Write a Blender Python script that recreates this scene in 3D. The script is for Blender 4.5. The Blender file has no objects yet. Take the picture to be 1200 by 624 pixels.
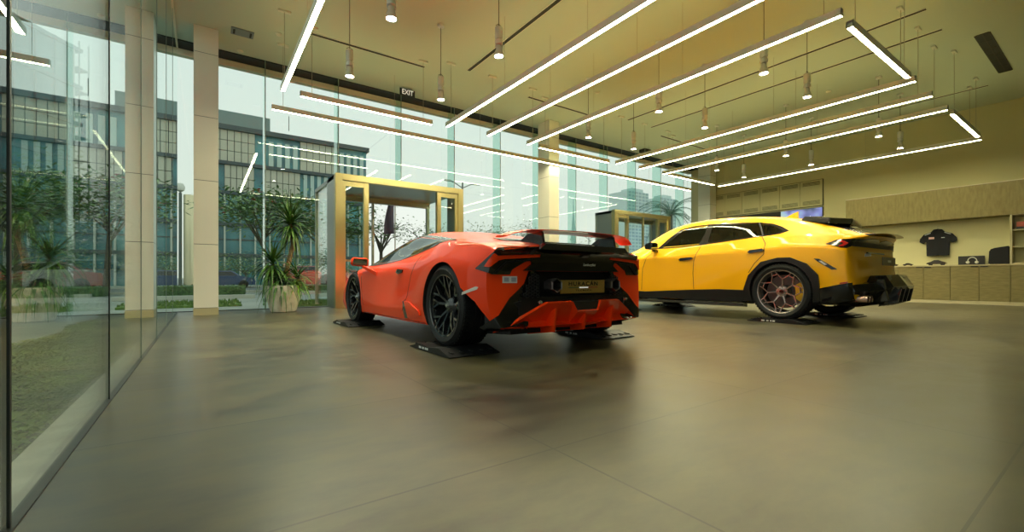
import bpy, bmesh, math, random
from mathutils import Vector, Matrix, noise
from mathutils.bvhtree import BVHTree
from mathutils.geometry import delaunay_2d_cdt

random.seed(7)
SC = bpy.context.scene
COL = SC.collection
PI = math.pi

# ------------------------------------------------------------------ camera
CAM_H = 0.62
F_PX = 514.0
YAW = math.radians(35.08)
FWD = Vector((math.sin(YAW), math.cos(YAW), 0.0))
RGT = Vector((math.cos(YAW), -math.sin(YAW), 0.0))
cam_data = bpy.data.cameras.new('camera')
cam_data.sensor_width = 36.0
cam_data.lens = 36.0 * F_PX / 1200.0
cam_data.shift_y = 14.0 / 1200.0
cam_data.clip_start = 0.02
cam_data.clip_end = 3000
cam = bpy.data.objects.new('camera', cam_data)
cam.location = (0, 0, CAM_H)
cam.rotation_euler = (PI / 2, 0, -YAW)
COL.objects.link(cam)
SC.camera = cam


def ray(u, v):
    """direction of the sight line through a point measured on the 1200x624 frame"""
    return FWD + RGT * ((u - 600.0) / F_PX) + Vector((0, 0, (326.0 - v) / F_PX))


def at_y(u, v, Y):
    d = ray(u, v)
    return Vector((0, 0, CAM_H)) + d * (Y / d.y)


# ------------------------------------------------------------------ materials
MATS = {}


def _links(nt):
    return nt.links.new


def principled(name, color, rough=0.5, metal=0.0, spec=0.5, coat=0.0, emit=None, estr=0.0):
    m = bpy.data.materials.new(name)
    m.use_nodes = True
    b = m.node_tree.nodes['Principled BSDF']
    b.inputs['Base Color'].default_value = (*color, 1)
    b.inputs['Roughness'].default_value = rough
    b.inputs['Metallic'].default_value = metal
    b.inputs['Specular IOR Level'].default_value = spec
    b.inputs['Coat Weight'].default_value = coat
    b.inputs['Coat Roughness'].default_value = 0.03
    if emit:
        b.inputs['Emission Color'].default_value = (*emit, 1)
        b.inputs['Emission Strength'].default_value = estr
    MATS[name] = m
    return m


def noisy(m, scale, c1, c2, detail=4.0, bump=0.0, stretch=(1, 1, 1), rough=None, lo=0.35, hi=0.65, bdist=0.02):
    """vary the base colour (and bump) of a material with noise in object space"""
    nt = m.node_tree
    L = nt.links.new
    b = nt.nodes['Principled BSDF']
    tc = nt.nodes.new('ShaderNodeTexCoord')
    mp = nt.nodes.new('ShaderNodeMapping')
    mp.inputs['Scale'].default_value = stretch
    L(tc.outputs['Object'], mp.inputs['Vector'])
    n = nt.nodes.new('ShaderNodeTexNoise')
    n.inputs['Scale'].default_value = scale
    n.inputs['Detail'].default_value = detail
    L(mp.outputs[0], n.inputs['Vector'])
    cr = nt.nodes.new('ShaderNodeValToRGB')
    cr.color_ramp.elements[0].position = lo
    cr.color_ramp.elements[0].color = (*c1, 1)
    cr.color_ramp.elements[1].position = hi
    cr.color_ramp.elements[1].color = (*c2, 1)
    L(n.outputs['Fac'], cr.inputs[0])
    L(cr.outputs[0], b.inputs['Base Color'])
    if rough:
        mr = nt.nodes.new('ShaderNodeMapRange')
        mr.inputs['To Min'].default_value = rough[0]
        mr.inputs['To Max'].default_value = rough[1]
        L(n.outputs['Fac'], mr.inputs[0])
        L(mr.outputs[0], b.inputs['Roughness'])
    if bump:
        bp = nt.nodes.new('ShaderNodeBump')
        bp.inputs['Strength'].default_value = bump
        bp.inputs['Distance'].default_value = bdist
        L(n.outputs['Fac'], bp.inputs['Height'])
        L(bp.outputs[0], b.inputs['Normal'])
    return m


def glass_mat(name, tint, r0=0.045, gain=1.0, density=0.0, dark=(0.01, 0.012, 0.012)):
    """clear sheet glass: transparent with a Schlick mirror reflection; density mixes in an opaque dark tint"""
    m = bpy.data.materials.new(name)
    m.use_nodes = True
    nt = m.node_tree
    L = nt.links.new
    nt.nodes.remove(nt.nodes['Principled BSDF'])
    out = nt.nodes['Material Output']
    geo = nt.nodes.new('ShaderNodeNewGeometry')
    dot = nt.nodes.new('ShaderNodeVectorMath')
    dot.operation = 'DOT_PRODUCT'
    L(geo.outputs['Normal'], dot.inputs[0])
    L(geo.outputs['Incoming'], dot.inputs[1])

    def mth(op, a, b=None):
        n = nt.nodes.new('ShaderNodeMath')
        n.operation = op
        for i, x in enumerate((a, b)):
            if x is None:
                continue
            if isinstance(x, (int, float)):
                n.inputs[i].default_value = x
            else:
                L(x, n.inputs[i])
        return n.outputs[0]
    c = mth('ABSOLUTE', dot.outputs['Value'])
    p = mth('POWER', mth('SUBTRACT', 1.0, c), 5.0)
    f = mth('MULTIPLY', mth('ADD', mth('MULTIPLY', p, 1.0 - r0), r0), gain)
    f = mth('MINIMUM', f, 0.97)
    tr = nt.nodes.new('ShaderNodeBsdfTransparent')
    tr.inputs['Color'].default_value = (*tint, 1)
    gl = nt.nodes.new('ShaderNodeBsdfGlossy')
    gl.inputs['Roughness'].default_value = 0.0
    gl.inputs['Color'].default_value = (0.96, 1, 0.99, 1)
    base = tr.outputs[0]
    if density > 0:
        df = nt.nodes.new('ShaderNodeBsdfDiffuse')
        df.inputs['Color'].default_value = (*dark, 1)
        mx0 = nt.nodes.new('ShaderNodeMixShader')
        mx0.inputs[0].default_value = density
        L(tr.outputs[0], mx0.inputs[1])
        L(df.outputs[0], mx0.inputs[2])
        base = mx0.outputs[0]
    mx = nt.nodes.new('ShaderNodeMixShader')
    L(f, mx.inputs[0])
    L(base, mx.inputs[1])
    L(gl.outputs[0], mx.inputs[2])
    L(mx.outputs[0], out.inputs[0])
    MATS[name] = m
    return m


M = MATS
principled('ceiling_paint', (0.60, 0.655, 0.54), 0.8)
principled('wall_paint', (0.66, 0.61, 0.33), 0.7)
principled('column_cladding', (0.88, 0.85, 0.74), 0.32)
principled('black_gap', (0.012, 0.012, 0.012), 0.6)
principled('dark_slot', (0.035, 0.03, 0.02), 0.6)
principled('transom', (0.85, 0.76, 0.58), 0.5)
principled('silicone', (0.015, 0.018, 0.016), 0.4)
principled('joint_grey', (0.20, 0.25, 0.22), 0.4)
principled('aluminium', (0.55, 0.52, 0.42), 0.35, 0.9)
principled('fixture_paint', (0.93, 0.89, 0.76), 0.45, 0.0)
principled('fixture_metal', (0.85, 0.83, 0.78), 0.3, 0.45)
principled('chrome', (0.75, 0.75, 0.74), 0.12, 1.0)
principled('led', (1, 1, 1), 0.5, emit=(0.97, 0.93, 0.56), estr=34.0)
principled('led_up', (1, 1, 1), 0.5, emit=(0.95, 0.97, 0.44), estr=4.5)
principled('lamp_face', (1, 1, 1), 0.5, emit=(1.0, 0.92, 0.75), estr=60.0)
principled('cable', (0.10, 0.09, 0.07), 0.5)
principled('steel_wire', (0.45, 0.42, 0.32), 0.4, 0.5)
principled('white_plastic', (0.75, 0.72, 0.6), 0.5)
principled('grey_panel', (0.22, 0.26, 0.27), 0.4)
principled('brass', (0.64, 0.55, 0.28), 0.30, 1.0)
principled('steel_brushed', (0.42, 0.42, 0.38), 0.3, 1.0)
principled('sign_black', (0.012, 0.012, 0.012), 0.4)
principled('letter_white', (0.85, 0.85, 0.8), 0.5, emit=(0.9, 0.9, 0.85), estr=0.25)
principled('white_mark', (0.7, 0.7, 0.68), 0.5)
principled('oak', (0.40, 0.31, 0.14), 0.5)
noisy(M['oak'], 6, (0.18, 0.145, 0.045), (0.24, 0.195, 0.068), 6, 0, (1, 1, 5))
principled('dark_oak', (0.30, 0.22, 0.09), 0.5)
noisy(M['dark_oak'], 5, (0.24, 0.19, 0.065), (0.31, 0.25, 0.09), 6, 0, (1, 4, 1))
principled('worktop', (0.50, 0.43, 0.24), 0.4)
principled('black_cloth', (0.010, 0.010, 0.013), 0.85)
principled('plinth', (0.52, 0.46, 0.27), 0.5)
principled('rubber', (0.010, 0.010, 0.010), 0.6, 0, 0.25)
principled('terrazzo', (0.62, 0.56, 0.42), 0.45)
noisy(M['terrazzo'], 9, (0.62, 0.57, 0.44), (0.82, 0.77, 0.62), 5)
principled('soil', (0.03, 0.02, 0.012), 0.9)
principled('bark', (0.36, 0.22, 0.10), 0.8)
noisy(M['bark'], 30, (0.22, 0.14, 0.07), (0.42, 0.27, 0.13), 4, 0.4, (1, 1, 4))
principled('leaf_green', (0.045, 0.13, 0.02), 0.35)
noisy(M['leaf_green'], 5, (0.02, 0.075, 0.015), (0.10, 0.22, 0.03), 2)
principled('leaf_lime', (0.22, 0.42, 0.03), 0.4)

# floor: large polished concrete-look tiles, 1.82 x 0.97 m laid square to the room
TX, TY = 1.437, 0.972
mf = principled('floor_tile', (0.1, 0.09, 0.07), 0.3)
nt = mf.node_tree
L = nt.links.new
b = nt.nodes['Principled BSDF']
geo = nt.nodes.new('ShaderNodeNewGeometry')
mp = nt.nodes.new('ShaderNodeMapping')
mp.inputs['Location'].default_value = (0.40, -0.244, 0)
L(geo.outputs['Position'], mp.inputs['Vector'])
br = nt.nodes.new('ShaderNodeTexBrick')
br.offset = 0.0
br.inputs['Scale'].default_value = 1.0
br.inputs['Mortar Size'].default_value = 0.004
br.inputs['Mortar Smooth'].default_value = 0.0
br.inputs['Bias'].default_value = 0.0
br.inputs['Brick Width'].default_value = TX
br.inputs['Row Height'].default_value = TY
br.inputs['Color1'].default_value = (0.78, 0.79, 0.80, 1)
br.inputs['Color2'].default_value = (1.18, 1.14, 1.08, 1)
br.inputs['Mortar'].default_value = (0.16, 0.16, 0.16, 1)
L(mp.outputs[0], br.inputs['Vector'])
n1 = nt.nodes.new('ShaderNodeTexNoise')
n1.inputs['Scale'].default_value = 0.9
n1.inputs['Detail'].default_value = 3
n1.inputs['Roughness'].default_value = 0.62
L(geo.outputs['Position'], n1.inputs['Vector'])
mp2 = nt.nodes.new('ShaderNodeMapping')
mp2.inputs['Scale'].default_value = (1.0, 2.4, 1)
mp2.inputs['Rotation'].default_value = (0, 0, 0.5)
L(geo.outputs['Position'], mp2.inputs['Vector'])
n2 = nt.nodes.new('ShaderNodeTexNoise')
n2.inputs['Scale'].default_value = 3.6
n2.inputs['Detail'].default_value = 6
n2.inputs['Roughness'].default_value = 0.62
L(mp2.outputs[0], n2.inputs['Vector'])
add = nt.nodes.new('ShaderNodeMath')
add.operation = 'ADD'
L(n1.outputs['Fac'], add.inputs[0])
L(n2.outputs['Fac'], add.inputs[1])
cr = nt.nodes.new('ShaderNodeValToRGB')
cr.color_ramp.elements[0].position = 0.78
cr.color_ramp.elements[0].color = (0.026, 0.023, 0.012, 1)
cr.color_ramp.elements[1].position = 1.22
cr.color_ramp.elements[1].color = (0.098, 0.089, 0.042, 1)
hl = nt.nodes.new('ShaderNodeMath')
hl.operation = 'MULTIPLY'
hl.inputs[1].default_value = 1.0
L(add.outputs[0], hl.inputs[0])
# ramp works in 0..1: halve the sum first
hl.inputs[1].default_value = 0.5
cr.color_ramp.elements[0].position = 0.40
cr.color_ramp.elements[1].position = 0.60
L(hl.outputs[0], cr.inputs[0])
mul = nt.nodes.new('ShaderNodeMix')
mul.data_type = 'RGBA'
mul.blend_type = 'MULTIPLY'
mul.inputs[0].default_value = 1.0
L(cr.outputs[0], mul.inputs[6])
L(br.outputs['Color'], mul.inputs[7])
L(mul.outputs[2], b.inputs['Base Color'])
mr = nt.nodes.new('ShaderNodeMapRange')
mr.inputs['From Min'].default_value = 0.3
mr.inputs['From Max'].default_value = 0.7
mr.inputs['To Min'].default_value = 0.29
mr.inputs['To Max'].default_value = 0.37
L(n2.outputs['Fac'], mr.inputs[0])
L(mr.outputs[0], b.inputs['Roughness'])
b.inputs['Specular IOR Level'].default_value = 0.85
bp = nt.nodes.new('ShaderNodeBump')
bp.inputs['Strength'].default_value = 0.05
bp.inputs['Distance'].default_value = 0.004
L(n1.outputs['Fac'], bp.inputs['Height'])

glass_mat('facade_glass', (0.95, 0.985, 0.965), 0.045, 1.3)
glass_mat('fin_glass', (0.80, 0.93, 0.89), 0.045, 1.0)
glass_mat('door_glass', (0.90, 0.97, 0.94), 0.045, 1.2)


# ------------------------------------------------------------------ mesh builder
class MB:
    def __init__(self):
        self.v = []
        self.f = []
        self.m = []
        self.mats = []
        self.mi = 0

    def mat(self, name):
        mm = MATS[name]
        if mm not in self.mats:
            self.mats.append(mm)
        self.mi = self.mats.index(mm)
        return self

    def add(self, vs, fs):
        n = len(self.v)
        self.v.extend([Vector(p) for p in vs])
        for f in fs:
            self.f.append([i + n for i in f])
            self.m.append(self.mi)
        return self

    def box(self, x0, x1, y0, y1, z0, z1):
        vs = [(x, y, z) for z in (z0, z1) for y in (y0, y1) for x in (x0, x1)]
        return self.add(vs, [(0, 2, 3, 1), (4, 5, 7, 6), (0, 1, 5, 4), (2, 6, 7, 3), (0, 4, 6, 2), (1, 3, 7, 5)])

    def bbox(self, x0, x1, y0, y1, z0, z1, r=0.01):
        """box with chamfered edges"""
        t = bmesh.new()
        bmesh.ops.create_cube(t, size=1.0)
        for v in t.verts:
            v.co = Vector(((x0 + x1) / 2 + v.co.x * (x1 - x0), (y0 + y1) / 2 + v.co.y * (y1 - y0), (z0 + z1) / 2 + v.co.z * (z1 - z0)))
        bmesh.ops.bevel(t, geom=t.edges[:], offset=r, segments=2, affect='EDGES')
        t.verts.index_update()
        self.add([v.co.copy() for v in t.verts], [[v.index for v in f.verts] for f in t.faces])
        t.free()
        return self

    def hexa(self, bot, top):
        """solid between two quads given in the same order"""
        return self.add(list(bot) + list(top), [(3, 2, 1, 0), (4, 5, 6, 7), (0, 1, 5, 4), (1, 2, 6, 5), (2, 3, 7, 6), (3, 0, 4, 7)])

    def prism(self, poly, vec):
        """extrude a planar 3D polygon along vec"""
        n = len(poly)
        vec = Vector(vec)
        vs = [Vector(p) for p in poly] + [Vector(p) + vec for p in poly]
        fs = [list(range(n))[::-1], [i + n for i in range(n)]]
        for i in range(n):
            j = (i + 1) % n
            fs.append([i, j, j + n, i + n])
        return self.add(vs, fs)

    def tube(self, pts, r, n=8, caps=True):
        pts = [Vector(p) for p in pts]
        if not isinstance(r, (list, tuple)):
            r = [r] * len(pts)
        rings = []
        up = None
        for i, p in enumerate(pts):
            a = pts[max(i - 1, 0)]
            c = pts[min(i + 1, len(pts) - 1)]
            t = (c - a).normalized()
            if up is None:
                up = Vector((0, 0, 1)) if abs(t.z) < 0.9 else Vector((1, 0, 0))
            s = t.cross(up)
            if s.length < 1e-5:
                s = t.orthogonal()
            s.normalize()
            up = s.cross(t).normalized()
            rings.append([p + (s * math.cos(2 * PI * k / n) + up * math.sin(2 * PI * k / n)) * r[i] for k in range(n)])
        vs = [q for rg in rings for q in rg]
        fs = []
        for i in range(len(pts) - 1):
            for k in range(n):
                k2 = (k + 1) % n
                fs.append([i * n + k, i * n + k2, (i + 1) * n + k2, (i + 1) * n + k])
        if caps:
            fs.append(list(range(n))[::-1])
            fs.append([(len(pts) - 1) * n + k for k in range(n)])
        return self.add(vs, fs)

    def lathe(self, prof, n=32, axis='Z', origin=(0, 0, 0), closed=False):
        """prof: list of (radius, along)"""
        o = Vector(origin)
        vs = []
        for (r, a) in prof:
            for k in range(n):
                c, s = math.cos(2 * PI * k / n) * r, math.sin(2 * PI * k / n) * r
                if axis == 'Z':
                    vs.append(o + Vector((c, s, a)))
                elif axis == 'X':
                    vs.append(o + Vector((a, c, s)))
                else:
                    vs.append(o + Vector((s, a, c)))
        fs = []
        m = len(prof)
        rng = range(m) if closed else range(m - 1)
        for i in rng:
            i2 = (i + 1) % m
            for k in range(n):
                k2 = (k + 1) % n
                fs.append([i * n + k, i * n + k2, i2 * n + k2, i2 * n + k])
        if not closed:
            if prof[0][0] > 1e-6:
                fs.append(list(range(n))[::-1])
            if prof[-1][0] > 1e-6:
                fs.append([(m - 1) * n + k for k in range(n)])
        return self.add(vs, fs)

    def build(self, name, mat=None, parent=None, smooth=False, loc=None, angle=35, fix=True):
        me = bpy.data.meshes.new(name)
        if mat and not self.mats:
            self.mats = [MATS[mat]]
        me.from_pydata([tuple(v) for v in self.v], [], self.f)
        for mm in self.mats:
            me.materials.append(mm)
        me.polygons.foreach_set('material_index', self.m)
        if fix:
            t = bmesh.new()
            t.from_mesh(me)
            bmesh.ops.remove_doubles(t, verts=t.verts, dist=1e-5)
            bmesh.ops.recalc_face_normals(t, faces=t.faces)
            t.to_mesh(me)
            t.free()
        if smooth:
            me.polygons.foreach_set('use_smooth', [True] * len(me.polygons))
            me.set_sharp_from_angle(angle=math.radians(angle))
        me.update()
        o = bpy.data.objects.new(name, me)
        COL.objects.link(o)
        if parent:
            o.parent = parent
        if loc:
            o.location = loc
        return o


def tag(o, label=None, cat=None, group=None, kind=None):
    if label:
        o['label'] = label
    if cat:
        o['category'] = cat
    if group:
        o['group'] = group
    if kind:
        o['kind'] = kind
    return o


def empty(name, loc=(0, 0, 0), rz=0.0, parent=None):
    o = bpy.data.objects.new(name, None)
    o.empty_display_size = 0.1
    o.location = loc
    o.rotation_euler = (0, 0, rz)
    COL.objects.link(o)
    if parent:
        o.parent = parent
    return o


def copy_tree(o, parent=None, loc=None, rz=None):
    c = o.copy()
    COL.objects.link(c)
    c.parent = parent
    if loc is not None:
        c.location = loc
    if rz is not None:
        c.rotation_euler = (0, 0, rz)
    for ch in [x for x in CHILDREN_OF(o)]:
        copy_tree(ch, c)
    return c


def CHILDREN_OF(o):
    return [x for x in bpy.data.objects if x.parent == o]


def text_obj(name, body, size, mat, parent, loc, rot, extrude=0.001, bold=0.0, shear=0.0, xscale=1.0, label=None, spacing=1.0):
    cu = bpy.data.curves.new(name, 'FONT')
    cu.body = body
    cu.size = size
    cu.align_x = 'CENTER'
    cu.align_y = 'CENTER'
    cu.extrude = extrude
    cu.offset = bold
    cu.shear = shear
    cu.space_character = spacing
    cu.resolution_u = 3
    t = bpy.data.objects.new('tmp_text', cu)
    COL.objects.link(t)
    bpy.context.view_layer.update()
    me = bpy.data.meshes.new_from_object(t.evaluated_get(bpy.context.evaluated_depsgraph_get()))
    bpy.data.objects.remove(t)
    bpy.data.curves.remove(cu)
    me.materials.clear()
    me.materials.append(MATS[mat])
    me.name = name
    me.transform(Matrix.Diagonal((xscale, 1, 1, 1)))
    o = bpy.data.objects.new(name, me)
    COL.objects.link(o)
    o.parent = parent
    o.location = loc
    o.rotation_euler = rot
    if label:
        o['label'] = label
    return o
# ================================================================== ROOM
XL, XR, YB, YF, ZC = -0.40, 15.5, 9.95, -6.0, 4.80
SET = dict(kind='structure')


def struct(name, mb, mat=None, label=None, parent=None, smooth=False):
    o = mb.build(name, mat, parent, smooth)
    if parent is None:
        tag(o, label, None, None, 'structure')
    return o


struct('floor', MB().box(XL, XR + 0.3, YF, YB + 0.02, -0.08, 0.0), 'floor_tile', 'large polished brown grey floor tiles across the showroom')
struct('ceiling', MB().box(XL - 0.08, XR + 0.3, YF, 9.62, ZC, ZC + 0.12), 'ceiling_paint', 'flat cream painted ceiling over the showroom')
# light shelf behind the dark slot: soffit and transom at the glass head
struct('trim_1', MB().box(XL - 0.08, XR + 0.3, 9.62, 9.98, ZC - 0.02, ZC + 0.12), 'black_gap', 'black shadow gap running along the head of the back glass')
struct('trim_2', MB().box(XL - 0.05, XR, 9.93, 10.05, ZC - 0.14, ZC - 0.03), 'transom', 'cream transom along the head of the back glass')
struct('trim_3', MB().box(XL - 0.04, XL + 0.02, YF, YB, ZC - 0.04, ZC), 'transom', 'cream strip along the head of the left glass wall')
# the roof goes on outside as a deep eave
struct('roof', MB().box(XL - 0.10, XR + 0.3, YF, 10.08, ZC + 0.14, ZC + 0.35), 'ceiling_paint', 'concrete roof slab of the showroom with its eave')
struct('wall_right', MB().box(XR, XR + 0.3, YF, YB, 0, ZC), 'wall_paint', 'cream painted right wall behind the display cabinets')
struct('wall_back', MB().box(XL, XR, YF - 0.2, YF, 0, ZC), 'wall_paint', 'plain wall behind the viewer')
# base channel of the left glass
struct('trim_4', MB().box(XL - 0.012, XL + 0.018, YF, YB, 0.0, 0.004), 'silicone', 'thin black channel at the foot of the left glass wall')
struct('trim_5', MB().box(XL, XR, YB - 0.02, YB + 0.02, 0.0, 0.012), 'silicone', 'thin channel at the foot of the back glass wall')
struct('trim_6', MB().box(XL - 0.13, XL - 0.012, YF, YB + 0.4, -0.06, -0.002), 'kerb' if 'kerb' in M else 'terrazzo', 'pale stone strip outside the left glass wall')

# --- left glass wall, panes 1.40 m wide
joints = [-4.0, -2.6, -1.2, 0.2, 1.6, 3.0, 4.38, 5.75, 7.12, 8.5, 9.95]
lo = YF
k = 1
for j in joints:
    o = struct('window_%d' % k, MB().box(XL - 0.006, XL + 0.006, lo + 0.006, j - 0.006, 0.003, ZC), 'facade_glass', 'full height clear glass pane of the left wall')
    o['group'] = 'full height panes of the left glass wall'
    k += 1
    if j < 9.9:
        s = struct('silicone_joint', MB().box(XL - 0.007, XL + 0.009, j - (.006 if j == 1.6 else .0035), j + (.006 if j == 1.6 else .0035), 0.003, ZC), 'silicone' if j in (1.6, 3.0) else 'joint_grey', 'thin dark vertical joint between panes of the left glass wall')
        s['group'] = 'joints of the left glass wall'
    lo = j
# --- back glass wall, panes 1.35 m wide with glass fins
FX = [0.96, 2.30, 3.66, 5.01, 6.36, 7.71, 9.06, 10.41, 11.76, 13.11, 14.46]
edges = [XL] + FX + [XR]
V1 = (2.17, 5.09)     # vestibules
V2 = (10.41, 13.24)


def pane(x0, x1, z0, z1):
    global k
    o = struct('window_%d' % k, MB().box(x0 + 0.004, x1 - 0.004, YB - 0.006, YB + 0.006, z0, z1), 'facade_glass', 'clear glass pane of the back wall')
    o['group'] = 'panes of the back glass wall'
    k += 1


for a, b_ in zip(edges[:-1], edges[1:]):
    cuts = []
    for v0, v1 in (V1, V2):
        if a < v1 and b_ > v0:
            cuts.append((max(a, v0), min(b_, v1)))
    if not cuts:
        pane(a, b_, 0.01, ZC - 0.14)
    else:
        c0, c1 = cuts[0]
        pane(a, b_, 2.80, ZC - 0.14)
        if c0 - a > 0.05:
            pane(a, c0, 0.01, 2.80)
        if b_ - c1 > 0.05:
            pane(c1, b_, 0.01, 2.80)
for x in FX:
    z0 = 2.80 if (V1[0] - .02 < x < V1[1] + .02 or V2[0] - .02 < x < V2[1] + .02) else 0.0
    f = MB()
    f.mat('fin_glass').box(x - 0.008, x + 0.008, YB - 0.36, YB - 0.008, z0, ZC - 0.02)
    o = struct('glass_fin', f, None, 'vertical clear glass fin stiffening the back glass wall')
    e = MB().box(x - 0.0085, x + 0.0085, YB - 0.364, YB - 0.358, z0, ZC - 0.02).build('polished_edge', 'joint_grey', o)
    o['group'] = 'glass fins of the back wall'

# --- columns: clad in large pale panels with open joints
def column(x0, x1, y0, y1, label):
    c = MB()
    zs = [0.0, 0.12, 1.18, 2.24, 3.30, 4.36, ZC]
    for a, b_ in zip(zs[:-1], zs[1:]):
        c.mat('column_cladding').box(x0, x1, y0, y1, a + 0.004, b_ - 0.004)
    c.mat('dark_slot').box(x0 + 0.006, x1 - 0.006, y0 + 0.006, y1 - 0.006, 0, ZC)
    o = struct('column', c, None, label)
    struct('column_base', MB().box(x0 - 0.004, x1 + 0.004, y0 - 0.004, y1 + 0.004, 0, 0.115), 'plinth', None, o)
    return o


column(-0.14, 0.20, 8.89, 9.36, 'square cream clad column beside the left glass corner')
column(7.44, 7.78, 8.89, 9.36, 'square cream clad column in the middle of the back glass')
column(15.02, 15.42, 8.89, 9.36, 'square cream clad column at the right end of the back glass')

# --- ceiling services
def slot(name, x0, x1, y0, y1, label, mat='dark_slot', dz=0.006):
    mb = MB()
    mb.mat(mat).box(x0, x1, y0, y1, ZC - dz, ZC - 0.0005)
    long_x = (x1 - x0) > (y1 - y0)
    mb.mat('fixture_paint')
    if long_x:
        mb.box(x0, x1, y0 - 0.008, y0, ZC - dz - 0.002, ZC)
        mb.box(x0, x1, y1, y1 + 0.008, ZC - dz - 0.002, ZC)
    else:
        mb.box(x0 - 0.008, x0, y0, y1, ZC - dz - 0.002, ZC)
        mb.box(x1, x1 + 0.008, y0, y1, ZC - dz - 0.002, ZC)
    o = mb.build(name)
    return tag(o, label, 'ceiling vent')


w = 0.035
slot('ceiling_slot_vent', 1.45, 3.57, 8.1 - w, 8.1 + w, 'thin dark slot vent across the ceiling at the left above the potted plant')
slot('ceiling_slot_vent', 4.36 - w, 4.36 + w, 1.88, 7.73, 'long dark slot vent in the ceiling just left of three parallel light bars')
slot('ceiling_slot_vent', 6.13, 8.04, 8.06 - w, 8.06 + w, 'thin dark slot vent across the ceiling in front of the middle column')
slot('ceiling_slot_vent', 9.17 - w, 9.17 + w, 1.88, 7.73, 'left one of two long parallel slot vents in the middle of the ceiling')
slot('ceiling_slot_vent', 10.14 - w, 10.14 + w, 1.88, 7.73, 'right one of two long parallel slot vents in the middle of the ceiling')
slot('ceiling_slot_vent', 11.0, 13.25, 8.03 - w, 8.03 + w, 'short slot vent across the ceiling at the far back right')
slot('ceiling_slot_vent', 13.9 - w, 13.9 + w, 1.85, 7.7, 'long slot vent in the ceiling nearest the right wall')
g = MB()
g.mat('black_gap').box(10.9, 13.25, 1.44, 1.60, ZC - 0.005, ZC)
g.mat('dark_slot')
for i in range(7):
    xx = 10.9 + i * (2.35 / 6)
    g.box(xx - 0.015, xx + 0.015, 1.44, 1.60, ZC - 0.010, ZC)
for yy in (1.43, 1.52, 1.61):
    g.box(10.9, 13.25, yy - 0.008, yy + 0.008, ZC - 0.010, ZC)
tag(g.build('ceiling_grille'), 'broad black linear grille in the ceiling at the top right', 'ceiling vent')
g = MB()
g.mat('grey_panel').bbox(0.37, 0.70, 8.62, 8.86, ZC - 0.02, ZC, 0.004)
o = g.build('ceiling_access_panel')
tag(o, 'small blue grey access panel in the ceiling right of the left column', 'ceiling panel')
MB().box(0.40, 0.43, 8.66, 8.82, ZC - 0.024, ZC - 0.019).build('clip', 'black_gap', o)
MB().box(0.64, 0.67, 8.66, 8.82, ZC - 0.024, ZC - 0.019).build('clip', 'black_gap', o)


def ceil_at(u, v, z=ZC):
    d = ray(u, v)
    return Vector((0, 0, CAM_H)) + d * ((z - CAM_H) / d.z)


p = ceil_at(756, 175.6)
g = MB().bbox(p.x - 0.16, p.x + 0.16, p.y - 0.12, p.y + 0.12, ZC - 0.10, ZC, 0.01)
tag(g.build('ceiling_box', 'black_gap'), 'small black box fixed to the ceiling in the back middle', 'ceiling box')
for (u, v, lab, sz) in ((821, 184, 'small square ceiling vent at the far back right', 0.16), (560.5, 140, None, 0)):
    if not lab:
        continue
    p = ceil_at(u, v)
    g = MB()
    g.mat('dark_slot').box(p.x - sz, p.x + sz, p.y - sz, p.y + sz, ZC - 0.008, ZC)
    g.mat('fixture_paint')
    for i in range(5):
        yy = p.y - sz + (i + .5) * sz * 2 / 5
        g.box(p.x - sz, p.x + sz, yy - 0.012, yy + 0.012, ZC - 0.014, ZC)
    tag(g.build('square_vent'), lab, 'ceiling vent')
dets = [(281.5, 59.5, 'round white smoke detector in the ceiling just right of the left column'), (326.5, 39.6, 'small white smoke detector in the ceiling left of the first light bar'),
        (700, 108, 'tiny white detector in the ceiling between the light bars'), (971, 107, 'tiny white detector in the ceiling above the right light bars')]
for u, v, lab in dets:
    p = ceil_at(u, v)
    g = MB()
    g.lathe([(0.055, 0), (0.055, -0.012), (0.035, -0.03), (0.0, -0.034)], 20, 'Z', (p.x, p.y, ZC))
    tag(g.build('smoke_detector', 'white_plastic', smooth=True), lab, 'smoke detector')

# exit sign hanging under the ceiling over the left entrance
ex = empty('exit_sign', (3.65, 9.19, 4.68))
tag(ex, 'black sign reading EXIT in white under the ceiling above the left entrance', 'sign')
MB().bbox(-0.17, 0.17, -0.015, 0.015, -0.075, 0.075, 0.004).build('panel', 'sign_black', ex)
text_obj('lettering', 'EXIT', 0.15, 'letter_white', ex, (0, -0.0165, 0), (PI / 2, 0, 0), 0.001, 0.003, 0, 0.85)
for q_ in (-0.1, 0.1):
    MB().tube([(q_, 0, 0.07), (q_, 0, 0.12)], 0.005).build('hanger', 'steel_wire', ex)

# ------------------------------------------------------------------ linear pendants
ZB = 3.60


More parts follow.
